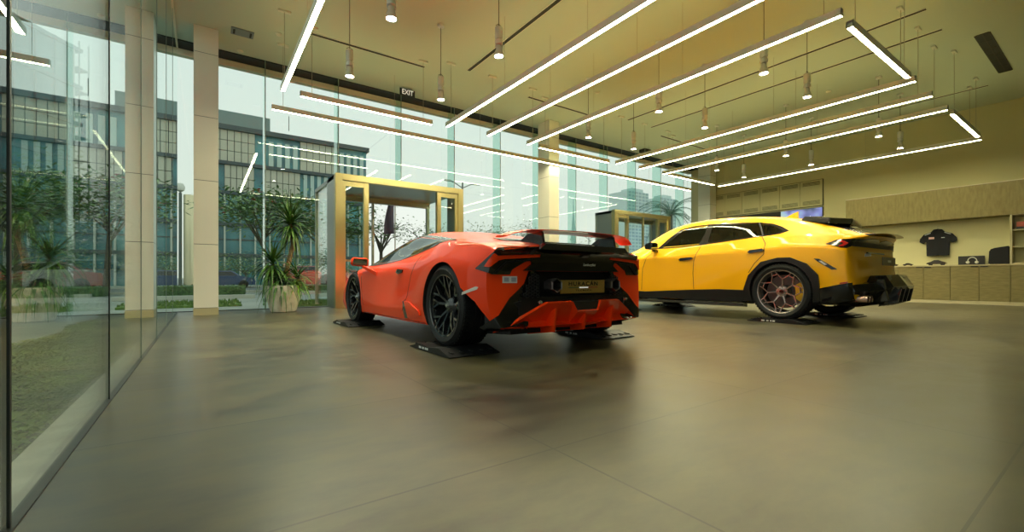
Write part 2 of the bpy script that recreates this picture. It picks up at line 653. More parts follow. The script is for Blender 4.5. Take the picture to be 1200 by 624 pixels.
def bar_light(x0, y0, x1, y1, label):
    Lx = abs(x1 - x0) > abs(y1 - y0)
    ln = max(abs(x1 - x0), abs(y1 - y0))
    cx, cy = (x0 + x1) / 2, (y0 + y1) / 2
    root = empty('linear_pendant_light', (cx, cy, ZB))
    tag(root, label, 'pendant light', 'linear pendant lights')

    def bx(mb, a0, a1, w0, w1, z0, z1):
        if Lx:
            mb.box(a0, a1, w0, w1, z0, z1)
        else:
            mb.box(w0, w1, a0, a1, z0, z1)
        return mb
    h = MB()
    hl_ = ln / 2
    bx(h, -hl_, hl_, -0.036, -0.028, 0.0, 0.085)
    bx(h, -hl_, hl_, 0.028, 0.036, 0.0, 0.085)
    bx(h, -hl_, hl_, -0.028, 0.028, 0.055, 0.072)
    bx(h, -hl_, -hl_ + 0.006, -0.036, 0.036, 0.0, 0.085)
    bx(h, hl_ - 0.006, hl_, -0.036, 0.036, 0.0, 0.085)
    h.build('housing', 'fixture_paint', root)
    bx(MB(), -hl_ + 0.006, hl_ - 0.006, -0.028, 0.028, 0.002, 0.012).build('diffuser', 'led', root)
    bx(MB(), -hl_ + 0.006, hl_ - 0.006, -0.026, 0.026, 0.074, 0.080).build('upper_diffuser', 'led_up', root)
    n = max(2, int(round(ln / 2.2)) + 1)
    for i in range(n):
        a = -hl_ + 0.18 + (ln - 0.36) * i / (n - 1)
        pp = (a, 0) if Lx else (0, a)
        c = MB()
        c.tube([(pp[0], pp[1], 0.085), (pp[0], pp[1], ZC - ZB)], 0.0022 if 0 < i < n - 1 else 0.004, 5)
        ob = c.build('cable', 'steel_wire', root)
        if i in (0, n - 1):
            q = MB()
            s1, s2 = (0.09, 0.03) if Lx else (0.03, 0.09)
            q.bbox(pp[0] - 0.09, pp[0] + 0.09, pp[1] - 0.03, pp[1] + 0.03, ZC - ZB - 0.03, ZC - ZB, 0.004)
            q.build('ceiling_rose', 'white_plastic', root)
    return root


YA, YE = 1.92, 7.83
bars = [
    (1.03, YA, 1.03, YE, 'linear light bar running to the back at the far left, nearest the left glass wall'),
    (3.93, YA, 3.93, YE, 'leftmost of the three long parallel light bars above the red car'),
    (4.88, YA, 4.88, YE, 'middle one of the three long parallel light bars above the red car'),
    (5.93, YA, 5.93, YE, 'rightmost of the three long parallel light bars above the red car'),
    (8.83, YA, 8.83, YE, 'leftmost of the three long parallel light bars above the yellow car'),
    (9.77, YA, 9.77, YE, 'middle one of the three long parallel light bars above the yellow car'),
    (10.80, YA, 10.80, YE, 'rightmost of the three long parallel light bars above the yellow car'),
    (13.72, YA, 13.72, YE, 'long light bar nearest to the right wall above the merchandise cabinets'),
    (1.29, 7.88, 3.63, 7.88, 'short cross light bar at the left, above the longest one over the left entrance'),
    (6.28, 7.86, 8.58, 7.86, 'short cross light bar in front of the middle column'),
    (11.05, 7.80, 13.4, 7.80, 'short cross light bar at the back right before the right column'),
    (6.28, 1.96, 8.60, 1.96, 'short steep cross light bar at the top right of the picture'),
    (11.13, 1.93, 13.4, 1.93, 'short cross light bar at the right end, near the merchandise wall'),
    (1.29, 1.96, 3.63, 1.96, 'short cross light bar overhead, mirrored in the left glass wall'),
    (0.98, 8.78, 13.64, 8.78, 'longest light bar, running along the whole back glass wall'),
]
for bb in bars:
    bar_light(*bb)

# ------------------------------------------------------------------ spot pendants
ZS = 3.56
sp = empty('spot_pendant', (0, 0, 0))
g = MB()
g.lathe([(0.0, 0.38), (0.048, 0.38), (0.052, 0.37), (0.052, 0.23), (0.048, 0.225), (0.036, 0.225), (0.036, 0.205), (0.052, 0.20), (0.052, 0.155), (0.046, 0.15), (0.0, 0.15)], 24)
g.build('driver_housing', 'fixture_metal', sp, True)
g = MB()
g.tube([(-0.045, 0, 0.20), (-0.052, 0, 0.12), (-0.04, 0, 0.10)], 0.006, 6).tube([(0.045, 0, 0.20), (0.052, 0, 0.12), (0.04, 0, 0.10)], 0.006, 6)
g.build('yoke', 'fixture_metal', sp, True)
g = MB()
g.lathe([(0.0, 0.145), (0.030, 0.145), (0.036, 0.13), (0.036, 0.10), (0.055, 0.055), (0.064, 0.02), (0.066, 0.0), (0.058, 0.0), (0.052, 0.018), (0.0, 0.018)], 24)
g.build('lamp_head', 'fixture_metal', sp, True)
MB().lathe([(0.0, 0.016), (0.050, 0.016), (0.050, 0.012), (0.0, 0.012)], 20).build('lamp_face', 'lamp_face', sp)
MB().tube([(0, 0, 0.38), (0, 0, ZC - ZS)], 0.005, 6).tube([(-0.045, 0, 0.40), (0, 0, 0.43), (0.045, 0, 0.40)], 0.004, 5).build('cord', 'cable', sp)
MB().lathe([(0.055, 0), (0.055, -0.035), (0.02, -0.05), (0.0, -0.05)], 20, 'Z', (0, 0, ZC - ZS)).build('ceiling_rose', 'fixture_metal', sp, True)
ld = bpy.data.lights.new('spot_lamp', 'SPOT')
ld.energy = 290
ld.color = (1.0, 0.90, 0.66)
ld.spot_size = math.radians(110)
ld.spot_blend = 0.9
ld.shadow_soft_size = 0.05
lo_ = bpy.data.objects.new('spot_lamp', ld)
COL.objects.link(lo_)
lo_.parent = sp
lo_.location = (0, 0, 0.008)
spots = []
SXL = [1.74, 3.20, 6.59, 8.03, 11.48, 12.92]
SYL = [3.08, 4.86, 6.60]
colname = ['first file from the left', 'second file from the left', 'third file from the left', 'fourth file from the left', 'fifth file from the left', 'rightmost file']
rowname = ['nearest row', 'middle row', 'back row']
first = True
for i, x in enumerate(SXL):
    for j, y in enumerate(SYL):
        if j == 0 and i < 2:
            continue
        o = sp if first else copy_tree(sp)
        first = False
        o.location = (x, y, ZS)
        tag(o, 'grey cylinder spot pendant, %s, %s' % (colname[i], rowname[j]), 'pendant light', 'cylindrical spot pendants')

# ------------------------------------------------------------------ entrance vestibules
def vestibule(nm, x0, x1, label, leaf_open, y1):
    y0, H = 9.28, 2.75
    root = empty(nm, ((x0 + x1) / 2, y0, 0))
    tag(root, label, None, None, 'structure')
    W = x1 - x0
    hx = W / 2
    fr = MB()
    fw = 0.135
    # front portal: two jambs and a head, stepped profile
    for s in (-1, 1):
        a, b_ = sorted((s * hx, s * (hx - fw)))
        fr.bbox(a, b_, 0.0, 0.14, 0, H, 0.006)
    fr.bbox(-hx + fw, hx - fw, 0.0, 0.14, H - 0.13, H, 0.006)
    fr.build('portal_frame', 'brass', root)
    inn = MB()
    inner = hx - fw
    for s in (-1, 1):
        # narrow side light: frame of its own
        a, b_ = sorted((s * inner, s * (inner - 0.07)))
        inn.box(a, b_, 0.03, 0.10, 0, H - 0.14)
        a, b_ = sorted((s * (inner - 0.44), s * (inner - 0.54)))
        inn.box(a, b_, 0.02, 0.11, 0, H - 0.14)
        a, b_ = sorted((s * (inner - 0.44), s * (inner - 0.07)))
        inn.box(a, b_, 0.03, 0.10, H - 0.24, H - 0.14)
        inn.box(a, b_, 0.03, 0.10, 0, 0.10)
        inn.box(a, b_, 0.03, 0.10, 0.96, 1.0)
    inn.build('side_light_frame', 'brass', root)
    for s in (-1, 1):
        a, b_ = sorted((s * (inner - 0.44), s * (inner - 0.07)))
        MB().box(a, b_, 0.06, 0.07, 0.10, H - 0.24).build('side_glass', 'door_glass', root)
    # sides and top of the box, clad in brushed steel
    sd = MB()
    for s in (-1, 1):
        a, b_ = sorted((s * hx, s * (hx - 0.05)))
        sd.box(a, b_, 0.14, 0.75, 0, H - 0.02)
    sd.box(-hx, hx, 0.14, y1 - y0, H - 0.10, H - 0.02)
    sd.build('steel_lining', 'steel_brushed', root)
    # rear portal with glass
    rr = MB()
    for s in (-1, 1):
        pos = s * (hx - 0.04)
        rr.box(pos - 0.035, pos + 0.035, y1 - y0 - 0.1, y1 - y0, 0, H - 0.1)
    if y1 > 11:
        rr.box(-0.11, -0.07, y1 - y0 - 0.1, y1 - y0, 0, H - 0.1)
    rr.box(-hx, hx, y1 - y0 - 0.12, y1 - y0, H - 0.22, H - 0.08)
    rr.build('rear_frame', 'aluminium', root)
    if y1 > 11:
      for a_ in (hx - 0.05, -hx + 0.03):
        MB().box(a_, a_ + 0.02, 0.75, y1 - y0 - 0.1, 0.02, H - 0.1).build('side_glass', 'door_glass', root)
    if False:
      MB().box(hx - 0.05, hx - 0.03, 0.75, y1 - y0 - 0.1, 0.02, H - 0.1).build('side_glass', 'door_glass', root)
    if leaf_open == 'none':
        lf = MB()
        lf.box(-0.03, 0.03, 0.03, 0.09, 0, H - 0.13)
        lf.build('mullion', 'brass', root)
        for s in (-1, 1):
            a, b_ = sorted((s * 0.03, s * (inner - 0.54)))
            q = MB().box(a, b_, 0.055, 0.065, 0.05, H - 0.14).build('door_leaf', 'door_glass', root)
            MB().box(s * 0.12 - 0.012, s * 0.12 + 0.012, 0.0, 0.03, 0.75, 1.35).box(s * 0.12 - 0.01, s * 0.12 + 0.01, 0.0, 0.06, 0.78, 0.80).box(s * 0.12 - 0.01, s * 0.12 + 0.01, 0.0, 0.06, 1.30, 1.32).build('handle', 'brass', q)
    return root


vestibule('door_1', V1[0], V1[1], 'brass framed glass entrance behind the red car', 'open', 11.3)
vestibule('door_2', V2[0], V2[1], 'brass framed glass entrance between the two cars', 'none', 10.12)

# ------------------------------------------------------------------ right wall fittings
lou = empty('louvre_cabinet', (XR, 7.35, 3.25))
tag(lou, 'row of cream panels with slotted vents high on the right wall', 'wall panel')
npan = 6
y0_, y1_ = 5.51, 9.18
pw = (y1_ - y0_) / npan
for i in range(npan):
    ya = y0_ + i * pw - 7.35
    m_ = MB()
    m_.mat('wall_paint').box(-0.045, 0, ya + 0.006, ya + pw - 0.006, -0.395, 0.395)
    m_.mat('dark_slot')
    for zc in (0.30, -0.29):
        for q in range(4):
            m_.box(-0.049, -0.03, ya + 0.07, ya + pw - 0.07, zc - 0.055 + q * 0.032, zc - 0.043 + q * 0.032)
    m_.build('vent_panel', None, lou)
MB().box(-0.02, 0, y0_ - 7.35 - 0.01, y1_ - 7.35 + 0.01, -0.41, 0.41).build('backing', 'black_gap', lou)

wn = MB()  # solid black slab stands in for a dark glazed opening
wn.mat('black_gap').box(XR - 0.035, XR - 0.004, 6.72, 9.18, 1.9, 2.80)
wn.mat('dark_slot').box(XR - 0.04, XR - 0.03, 6.72, 9.18, 2.78, 2.81)
tag(wn.build('dark_opening_panel'), 'black panel standing in for a dark opening in the right wall under the vent panels, left of the bright screen', 'wall panel')

scr = empty('wall_screen', (XR, 6.1, 2.3))
tag(scr, 'lit blue wall screen under the vent panels, partly hidden by the yellow car roof', 'screen')
MB().bbox(-0.06, 0, -0.60, 0.60, -0.45, 0.50, 0.006).build('screen_case', 'black_gap', scr)
ms = principled('screen_picture', (0.05, 0.05, 0.06), 0.3)
nt = ms.node_tree
b = nt.nodes['Principled BSDF']
tc = nt.nodes.new('ShaderNodeTexCoord')
nz = nt.nodes.new('ShaderNodeTexNoise')
nz.inputs['Scale'].default_value = 2.6
nz.inputs['Detail'].default_value = 1
nt.links.new(tc.outputs['Object'], nz.inputs['Vector'])
cr = nt.nodes.new('ShaderNodeValToRGB')
el = cr.color_ramp.elements
el[0].position = 0.32
el[0].color = (0.02, 0.04, 0.10, 1)
el[1].position = 0.72
el[1].color = (0.30, 0.42, 0.38, 1)
e2 = el.new(0.45)
e2.color = (0.14, 0.16, 0.42, 1)
e3 = el.new(0.56)
e3.color = (0.20, 0.34, 0.46, 1)
nt.links.new(nz.outputs['Fac'], cr.inputs[0])
nt.links.new(cr.outputs[0], b.inputs['Emission Color'])
b.inputs['Emission Strength'].default_value = 1.0
MB().box(-0.062, -0.060, -0.585, 0.585, -0.43, 0.485).build('picture', 'screen_picture', scr)

# overhead panel above the niche
XP = 14.8
MB_ = MB()
MB_.mat('dark_oak').box(XP, XR - 0.003, YF + 0.01, 4.71, 2.045, 2.80)
MB_.mat('transom').box(XP - 0.004, XR - 0.003, YF + 0.01, 4.71, 2.80, 2.815)
tag(MB_.build('wall_bulkhead'), 'long oak bulkhead along the right wall above the shirt and shelves', 'wall panel')

# base cabinets
XCF = 14.8
doors_y = [4.53, 4.05, 3.565, 3.08, 2.595, 2.11, 1.625, 1.14, 0.655, 0.17, -0.315, -0.80]
names = ['fifth cabinet', 'cabinet', 'cabinet']
pos_lab = ['behind the tail of the yellow car, farthest left', 'just right of the yellow car bumper', 'below the model cars',
           'under the boxed headphones', 'right of the headphone box', 'below the black folded garment', 'under the shelf unit', 'beyond the frame, under the shelf unit']
for i in range(0, 10, 2):
    ya, yc = doors_y[i], doors_y[i + 2]
    ym = doors_y[i + 1]
    lab = ['oak base cabinet with two doors behind the bumper of the yellow car', 'oak base cabinet with two doors below the shirt and model car',
           'oak base cabinet with two doors below the boxed headphones', 'oak base cabinet with two doors at the right edge under the shelves', 'oak base cabinet with two doors past the right edge of view'][i // 2]
    if i >= 6:
        pass
    r_ = empty('base_cabinet', (XCF, ym, 0))
    tag(r_, lab, 'cabinet', 'oak base cabinets along the right wall')
    MB().box(0.022, 0.60, yc - ym + 0.001, ya - ym - 0.001, 0.08, 0.905).build('carcass', 'dark_oak', r_)
    MB().box(0.01, 0.60, yc - ym + 0.001, ya - ym - 0.001, 0.0, 0.08).build('plinth', 'plinth', r_)
    for (p0, p1, hs) in ((yc - ym, 0.0, 1), (0.0, ya - ym, -1)):
        dd = MB().bbox(0.0, 0.020, p0 + 0.004, p1 - 0.004, 0.085, 0.90, 0.002).build('door', 'oak', r_)
        hy = (p1 - 0.08) if hs == 1 else (p0 + 0.08)
        MB().bbox(-0.012, 0.004, hy - 0.06, hy + 0.06, 0.875, 0.898, 0.003).build('handle', 'black_gap', dd)
tag(MB().bbox(XCF - 0.01, XR, -0.85, 4.56, 0.905, 0.935, 0.003).build('worktop', 'worktop'), 'long pale worktop over the oak base cabinets', 'worktop')
XN = 15.15   # lit back panel of the niche
struct('trim_7', MB().box(XN, XR, -1.5, 4.70, 0.935, 2.04), 'wall_paint', 'cream back of the display niche above the cabinets')

# shelf unit at the right edge
sh = empty('shelf_unit', (XN, 1.30, 0.935))
tag(sh, 'cream open shelf unit on the worktop at the right edge of the picture', 'shelf')
MB().box(-0.34, 0, 0.30, 0.335, 0, 1.105).build('side_panel', 'plinth', sh)
MB().box(-0.34, 0, -0.9, -0.865, 0, 1.105).build('side_panel', 'plinth', sh)
for z in (0.0, 0.37, 0.75, 1.09):
    MB().box(-0.33, 0, -0.865, 0.30, z, z + 0.025).build('shelf_board', 'plinth', sh)
MB().box(-0.02, -0.002, -0.865, 0.30, 0.02, 1.1).build('back_panel', 'wall_paint', sh)


def model_car(x, y, z, rz, s, mat, label, group=None):
    r_ = empty('model_car', (x, y, z), rz)
    tag(r_, label, 'model car', group)
    prof = [(-0.5, 0.08), (-0.5, 0.20), (-0.36, 0.25), (-0.12, 0.36), (0.10, 0.36), (0.26, 0.25), (0.46, 0.18), (0.5, 0.08)]
    b1 = MB().prism([(a * s, -0.19 * s, c * s) for a, c in prof], (0, 0.38 * s, 0))
    b1.build('body', mat, r_)
    for a in (-0.31, 0.31):
        for yy in (-0.2, 0.13):
            MB().lathe([(0.085 * s, yy * s), (0.085 * s, (yy + 0.07) * s)], 14, 'Y', (a * s, 0, 0.085 * s)).build('wheel', 'rubber', r_)
    return r_


principled('toy_red', (0.55, 0.03, 0.02), 0.25, coat=1)
principled('toy_dark', (0.03, 0.03, 0.035), 0.25, coat=1)
principled('toy_yellow', (0.6, 0.4, 0.02), 0.25, coat=1)
wt = 0.935
model_car(15.0, 3.72, wt, PI / 2, 0.20, 'toy_dark', 'small dark model car on the worktop, first right of the yellow car', 'model cars on the worktop')
model_car(15.0, 3.42, wt, PI / 2, 0.20, 'toy_dark', 'small dark model car on the worktop, second right of the yellow car', 'model cars on the worktop')
model_car(14.97, 2.87, wt, PI / 2, 0.36, 'toy_dark', 'larger dark model car on the worktop below the shirt', 'model cars on the worktop')

# boxed headphones
hb = empty('headphone_box', (15.02, 2.27, wt))
tag(hb, 'black box with pale headphones on its front, on the worktop', 'box')
MB().bbox(-0.03, 0.03, -0.22, 0.22, 0.0, 0.21, 0.004).build('carton', 'sign_black', hb)
pts = [(-0.036, -0.02 + 0.075 * math.cos(t), 0.095 + 0.08 * math.sin(t)) for t in [i * PI / 12 for i in range(13)]]
MB().tube(pts, 0.009, 6).build('headband', 'white_plastic', hb, True)
for yy in (-0.095, 0.055):
    MB().lathe([(0.0, -0.062), (0.028, -0.06), (0.034, -0.045), (0.034, -0.03), (0.0, -0.03)], 16, 'X', (0, yy, 0.06)).build('ear_cup', 'white_plastic', hb, True)

# polo shirt on a hanger
pol = empty('polo_shirt', (15.10, 2.87, 1.18))
tag(pol, 'black short sleeved polo shirt hanging in the niche', 'shirt')
half = [(0.0, 0.0), (0.205, 0.0), (0.215, 0.30), (0.212, 0.36), (0.27, 0.31), (0.345, 0.36), (0.335, 0.44), (0.26, 0.545), (0.12, 0.60), (0.075, 0.66), (0.0, 0.675)]
poly = [(x, z) for x, z in half] + [(-x, z) for x, z in half[::-1][1:-1]]
t = bmesh.new()
res = delaunay_2d_cdt([Vector(q) for q in poly] + [Vector((a * 0.04 - 0.36, c * 0.04)) for a in range(19) for c in range(17)],
                      [(i, (i + 1) % len(poly)) for i in range(len(poly))], [], 0, 1e-5)


def inside(pt, poly):
    x, y = pt
    c = False
    n = len(poly)
    for i in range(n):
        x1, y1 = poly[i]
        x2, y2 = poly[(i + 1) % n]
        if (y1 > y) != (y2 > y) and x < (x2 - x1) * (y - y1) / (y2 - y1) + x1:
            c = not c
    return c


vv, _, ff = res[0], res[1], res[2]
m_ = MB()
ff = [f for f in ff if inside(sum((vv[i] for i in f), Vector((0, 0))) / len(f), poly)]
for sgn in (-1, 1):
    vs = []
    for p in vv:
        bul = 0.045 * max(0.0, 1 - (p.x / 0.36) ** 2) * (0.75 + 0.25 * math.sin(p.x * 40 + p.y * 6))
        vs.append((sgn * bul * 0.9 + sgn * 0.004, p.x, p.y))
    m_.add(vs, ff)
edge = []
for i in range(len(poly)):
    a, b_ = poly[i], poly[(i + 1) % len(poly)]
    def bb_(q):
        return 0.045 * max(0.0, 1 - (q[0] / 0.36) ** 2) * (0.75 + 0.25 * math.sin(q[0] * 40 + q[1] * 6)) * 0.9 + 0.004
    m_.add([(-bb_(a), a[0], a[1]), (bb_(a), a[0], a[1]), (bb_(b_), b_[0], b_[1]), (-bb_(b_), b_[0], b_[1])], [(0, 1, 2, 3)])
m_.build('cloth', 'black_cloth', pol, True, angle=60)
for s in (-1, 1):
    MB().prism([(-0.048, s * 0.13, 0.585), (-0.048, s * 0.24, 0.535), (-0.044, s * 0.235, 0.52), (-0.048, s * 0.125, 0.568)], (0.02, 0, 0)).build('shoulder_stripe', 'white_mark', pol)
principled('pink_mark', (0.75, 0.45, 0.42), 0.6)
MB().box(-0.052, -0.04, 0.06, 0.16, 0.42, 0.47).build('chest_print', 'pink_mark', pol)
MB().box(-0.052, -0.04, -0.13, -0.07, 0.44, 0.455).build('chest_badge', 'white_mark', pol)
MB().tube([(0, 0, 0.66), (0, 0, 0.70), (0, 0.02, 0.72), (0, 0, 0.745), (0, -0.02, 0.73)], 0.004, 6).build('hanger_hook', 'chrome', pol)

# black folded garment
jk = empty('black_jacket', (15.02, 1.82, wt))
tag(jk, 'black garment standing on the worktop beside the shelf unit', 'garment')
m_ = MB()
prof = [(0.17, 0.0), (0.155, 0.33), (0.10, 0.375), (-0.04, 0.40), (-0.165, 0.42), (-0.17, 0.0)]
m_.prism([(-0.06, y, z) for y, z in prof], (0.12, 0, 0))
jo = m_.build('cloth', 'black_cloth', jk)
bm_ = bmesh.new()
bm_.from_mesh(jo.data)
bmesh.ops.bevel(bm_, geom=bm_.edges[:], offset=0.02, segments=3, affect='EDGES')
bm_.to_mesh(jo.data)
bm_.free()

# boxes on the top shelf
principled('box_orange', (0.50, 0.10, 0.05), 0.4)
principled('box_cream', (0.55, 0.5, 0.35), 0.4)
for (y, w_, h_, mt, lb) in ((1.50, 0.05, 0.17, 'box_orange', 'orange and black boxed model, leftmost on the top shelf'), (1.40, 0.045, 0.19, 'toy_red', 'red boxed model on the top shelf, second from its left side'), (1.25, 0.06, 0.16, 'box_cream', 'cream box on the top shelf at the edge of view')):
    r_ = empty('gift_box', (14.98, y, wt + 0.776))
    tag(r_, lb, 'box', 'boxes on the top shelf')
    MB().bbox(-0.05, 0.05, -w_, w_, 0.06, h_, 0.003).build('carton', mt, r_)
    MB().bbox(-0.052, 0.052, -w_ - 0.001, w_ + 0.001, 0.0, 0.06, 0.003).build('base', 'sign_black', r_)

# ------------------------------------------------------------------ potted dracaena
PX, PY = 1.20, 9.05
pot = empty('potted_dracaena', (PX, PY, 0))
tag(pot, 'tall dracaena with drooping leaves in a pale round pot by the glass', 'potted plant')
MB().lathe([(0.0, 0.0), (0.20, 0.0), (0.215, 0.012), (0.25, 0.14), (0.29, 0.30), (0.30, 0.44), (0.295, 0.48), (0.28, 0.485), (0.27, 0.46), (0.26, 0.42), (0.0, 0.42)], 40).build('pot', 'terrazzo', pot, True)
MB().lathe([(0.0, 0.435), (0.262, 0.43), (0.262, 0.40)], 24).build('soil', 'soil', pot)
tr = MB().tube([(0.06, 0, 0.42), (0.03, 0, 0.65), (0.10, 0.02, 0.95), (0.16, 0.0, 1.25), (0.13, 0.0, 1.55), (0.12, 0, 1.62)], [0.045, 0.040, 0.042, 0.040, 0.036, 0.03], 10)
tr.build('trunk', 'bark', pot, True)
tr = MB().tube([(-0.05, -0.02, 0.42), (-0.12, -0.04, 0.62), (-0.18, -0.05, 0.86)], [0.035, 0.03, 0.025], 8)
tr.build('trunk', 'bark', pot, True)


def sword(mb, base, yaw, pitch, ln, w_, droop):
    """one arching strap leaf with a folded midrib"""
    n = 8
    p = Vector(base)
    d = Vector((math.cos(yaw) * math.cos(pitch), math.sin(yaw) * math.cos(pitch), math.sin(pitch)))
    side = Vector((-math.sin(yaw), math.cos(yaw), 0))
    vs = []
    for i in range(n + 1):
        t = i / n
        ww = w_ * (0.45 + 0.55 * math.sin(PI * min(1, t * 1.5 + 0.12))) * (1 - t ** 3) if t < 1 else 0.001
        nrm = side.cross(d).normalized()
        vs += [p - side * ww + nrm * ww * 0.35, p.copy(), p + side * ww + nrm * ww * 0.35]
        step = ln / n
        p = p + d * step
        d = (d + Vector((0, 0, -droop * step / max(0.2, 1)))).normalized()
    fs = []
    for i in range(n):
        a = i * 3
        fs += [(a, a + 1, a + 4, a + 3), (a + 1, a + 2, a + 5, a + 4)]
    mb.add(vs, fs)


def crown(base, count, lmin, lmax, seed, mat='leaf_green', pmin=-0.5, pmax=1.35, nm='leaf_crown', w_=0.024, droop=3.2):
    random.seed(seed)
    m_ = MB()
    for i in range(count):
        t = i / count
        yaw = i * 2.39996 + random.uniform(-.2, .2)
        pitch = pmin + (pmax - pmin) * t + random.uniform(-.15, .15)
        ln = random.uniform(lmin, lmax) * (1 - 0.25 * max(0, t - 0.6))
        b0 = Vector(base) + Vector((0, 0, -0.14 + 0.16 * t))
        sword(m_, b0, yaw, pitch, ln, w_ * random.uniform(.8, 1.15), random.uniform(droop * .55, droop * 1.25) * (1.25 - t))
    return m_.build(nm, mat, pot, True, angle=80, fix=False)


crown((0.12, 0, 1.66), 110, 0.50, 0.80, 3, pmin=-0.9, droop=4.2)
crown((-0.18, -0.05, 0.92), 85, 0.50, 0.80, 5, pmin=-0.9, pmax=1.2, droop=5.0)
crown((0.22, -0.06, 0.66), 55, 0.40, 0.62, 8, pmin=-0.6, pmax=1.0, droop=5.0)
crown((-0.06, -0.12, 0.62), 48, 0.50, 0.75, 11, pmin=-0.4, pmax=0.8, droop=6.0)
crown((0.20, -0.16, 0.56), 36, 0.25, 0.45, 13, 'leaf_lime', -0.4, 0.5, 'lime_foliage', 0.014, 4.5)
# ================================================================== CARS
principled('paint_orange', (0.93, 0.05, 0.003), 0.45, 0.0, 0.15, 0.6)
principled('paint_yellow', (0.90, 0.43, 0.002), 0.45, 0.0, 0.15, 0.7)
principled('gloss_black', (0.004, 0.004, 0.005), 0.2, 0.0, 0.2, 0.8)
principled('satin_black', (0.010, 0.010, 0.011), 0.4, 0, 0.3)
principled('well_black', (0.004, 0.004, 0.004), 0.8)
principled('tyre_rubber', (0.010, 0.010, 0.011), 0.5, 0, 0.3)
principled('rim_black', (0.018, 0.018, 0.020), 0.16, 0.3, 0.5, 1.0)
principled('rim_bronze', (0.33, 0.28, 0.26), 0.25, 0.8)
principled('disc_steel', (0.10, 0.10, 0.10), 0.35, 0.9)
principled('caliper_yellow', (0.75, 0.42, 0.02), 0.35, 0, 0.5, 1.0)
principled('caliper_dark', (0.03, 0.03, 0.03), 0.35)
principled('exhaust_metal', (0.17, 0.155, 0.15), 0.30, 0.9)
principled('exhaust_warm', (0.50, 0.36, 0.30), 0.25, 0.9)
principled('lamp_red', (0.40, 0.012, 0.012), 0.12, 0, 0.5, 1.0)
principled('lamp_smoked', (0.07, 0.006, 0.006), 0.12, 0, 0.5, 1.0)
principled('plate_gold', (0.36, 0.24, 0.06), 0.32, 0.5)
principled('plate_dark', (0.10, 0.085, 0.05), 0.35)
principled('silver_text', (0.75, 0.75, 0.72), 0.3, 0.7)
principled('mirror_glass', (0.8, 0.85, 0.85), 0.03, 1.0)
principled('reflector_white', (0.72, 0.62, 0.55), 0.25)
principled('sticker', (0.72, 0.70, 0.72), 0.4)
principled('sticker_grey', (0.35, 0.35, 0.45), 0.4)
principled('seat_leather', (0.012, 0.012, 0.013), 0.5)
principled('carbon', (0.02, 0.02, 0.022), 0.2, 0, 0.5, 1.0)
principled('mesh_dark', (0.02, 0.02, 0.022), 0.5)
principled('flag_green', (0.03, 0.12, 0.05), 0.5)
principled('flag_red', (0.3, 0.03, 0.03), 0.5)
principled('screw', (0.5, 0.5, 0.48), 0.25, 0.8)
glass_mat('car_glass', (0.74, 0.86, 0.82), 0.05, 1.1)
glass_mat('privacy_glass', (0.10, 0.12, 0.11), 0.05, 1.2)
SKATE = 0.04
for q_ in ('paint_orange', 'paint_yellow'):
    MATS[q_].node_tree.nodes['Principled BSDF'].inputs['Coat IOR'].default_value = 1.38


def cage_mesh(rows, crease, end_crease, skirt_mat, level):
    """half cross-sections (9 points each, floor centre to roof centre) mirrored, capped and subdivided"""
    m_ = MB()
    vs = []
    nr = len(rows)
    for r_ in rows:
        for p in r_:
            vs.append(p)
        for p in r_[7:0:-1]:
            vs.append((-p[0], p[1], p[2]))
    n = 16
    fs, mt = [], []
    for i in range(nr - 1):
        for k_ in range(n):
            k2 = (k_ + 1) % n
            fs.append([i * n + k_, i * n + k2, (i + 1) * n + k2, (i + 1) * n + k_])
            mt.append(1 if (k_ in (0, 1, 13 + 1, 15) or k_ in skirt_mat) else 0)
    for base, fl in ((0, False), ((nr - 1) * n, True)):
        R = [base + i for i in range(9)]
        Lf = [base] + [base + 16 - i for i in range(1, 8)] + [base + 8]
        for i in range(8):
            q = [R[i], R[i + 1], Lf[i + 1], Lf[i]]
            q = [a for j, a in enumerate(q) if a not in q[:j]]
            fs.append(q[::-1] if fl else q)
            mt.append(0)
    me = bpy.data.meshes.new('cage')
    me.from_pydata([tuple(v) for v in vs], [], fs)
    for q_ in ('gloss_black', 'satin_black'):
        me.materials.append(MATS[q_])
    me.polygons.foreach_set('material_index', mt)
    t = bmesh.new()
    t.from_mesh(me)
    bmesh.ops.recalc_face_normals(t, faces=t.faces)
    cl = t.edges.layers.float.new('crease_edge')
    t.verts.index_update()
    for e in t.edges:
        a, b_ = e.verts[0].index, e.verts[1].index
        ka, kb = a % n, b_ % n
        ra, rb = a // n, b_ // n
        if ra != rb and ka == kb:
            kk = ka if ka <= 8 else 16 - ka
            e[cl] = crease.get(kk, 0.0)
        elif ra == rb and ra in (0, nr - 1) and abs(ka - kb) in (1, 15):
            e[cl] = end_crease
    t.to_mesh(me)
    t.free()
    o = bpy.data.objects.new('cage', me)
    COL.objects.link(o)
    md = o.modifiers.new('s', 'SUBSURF')
    md.levels = level
    md.render_levels = level
    md.boundary_smooth = 'PRESERVE_CORNERS'
    bpy.context.view_layer.update()
    out = bpy.data.meshes.new_from_object(o.evaluated_get(bpy.context.evaluated_depsgraph_get()))
    bpy.data.objects.remove(o)
    return out


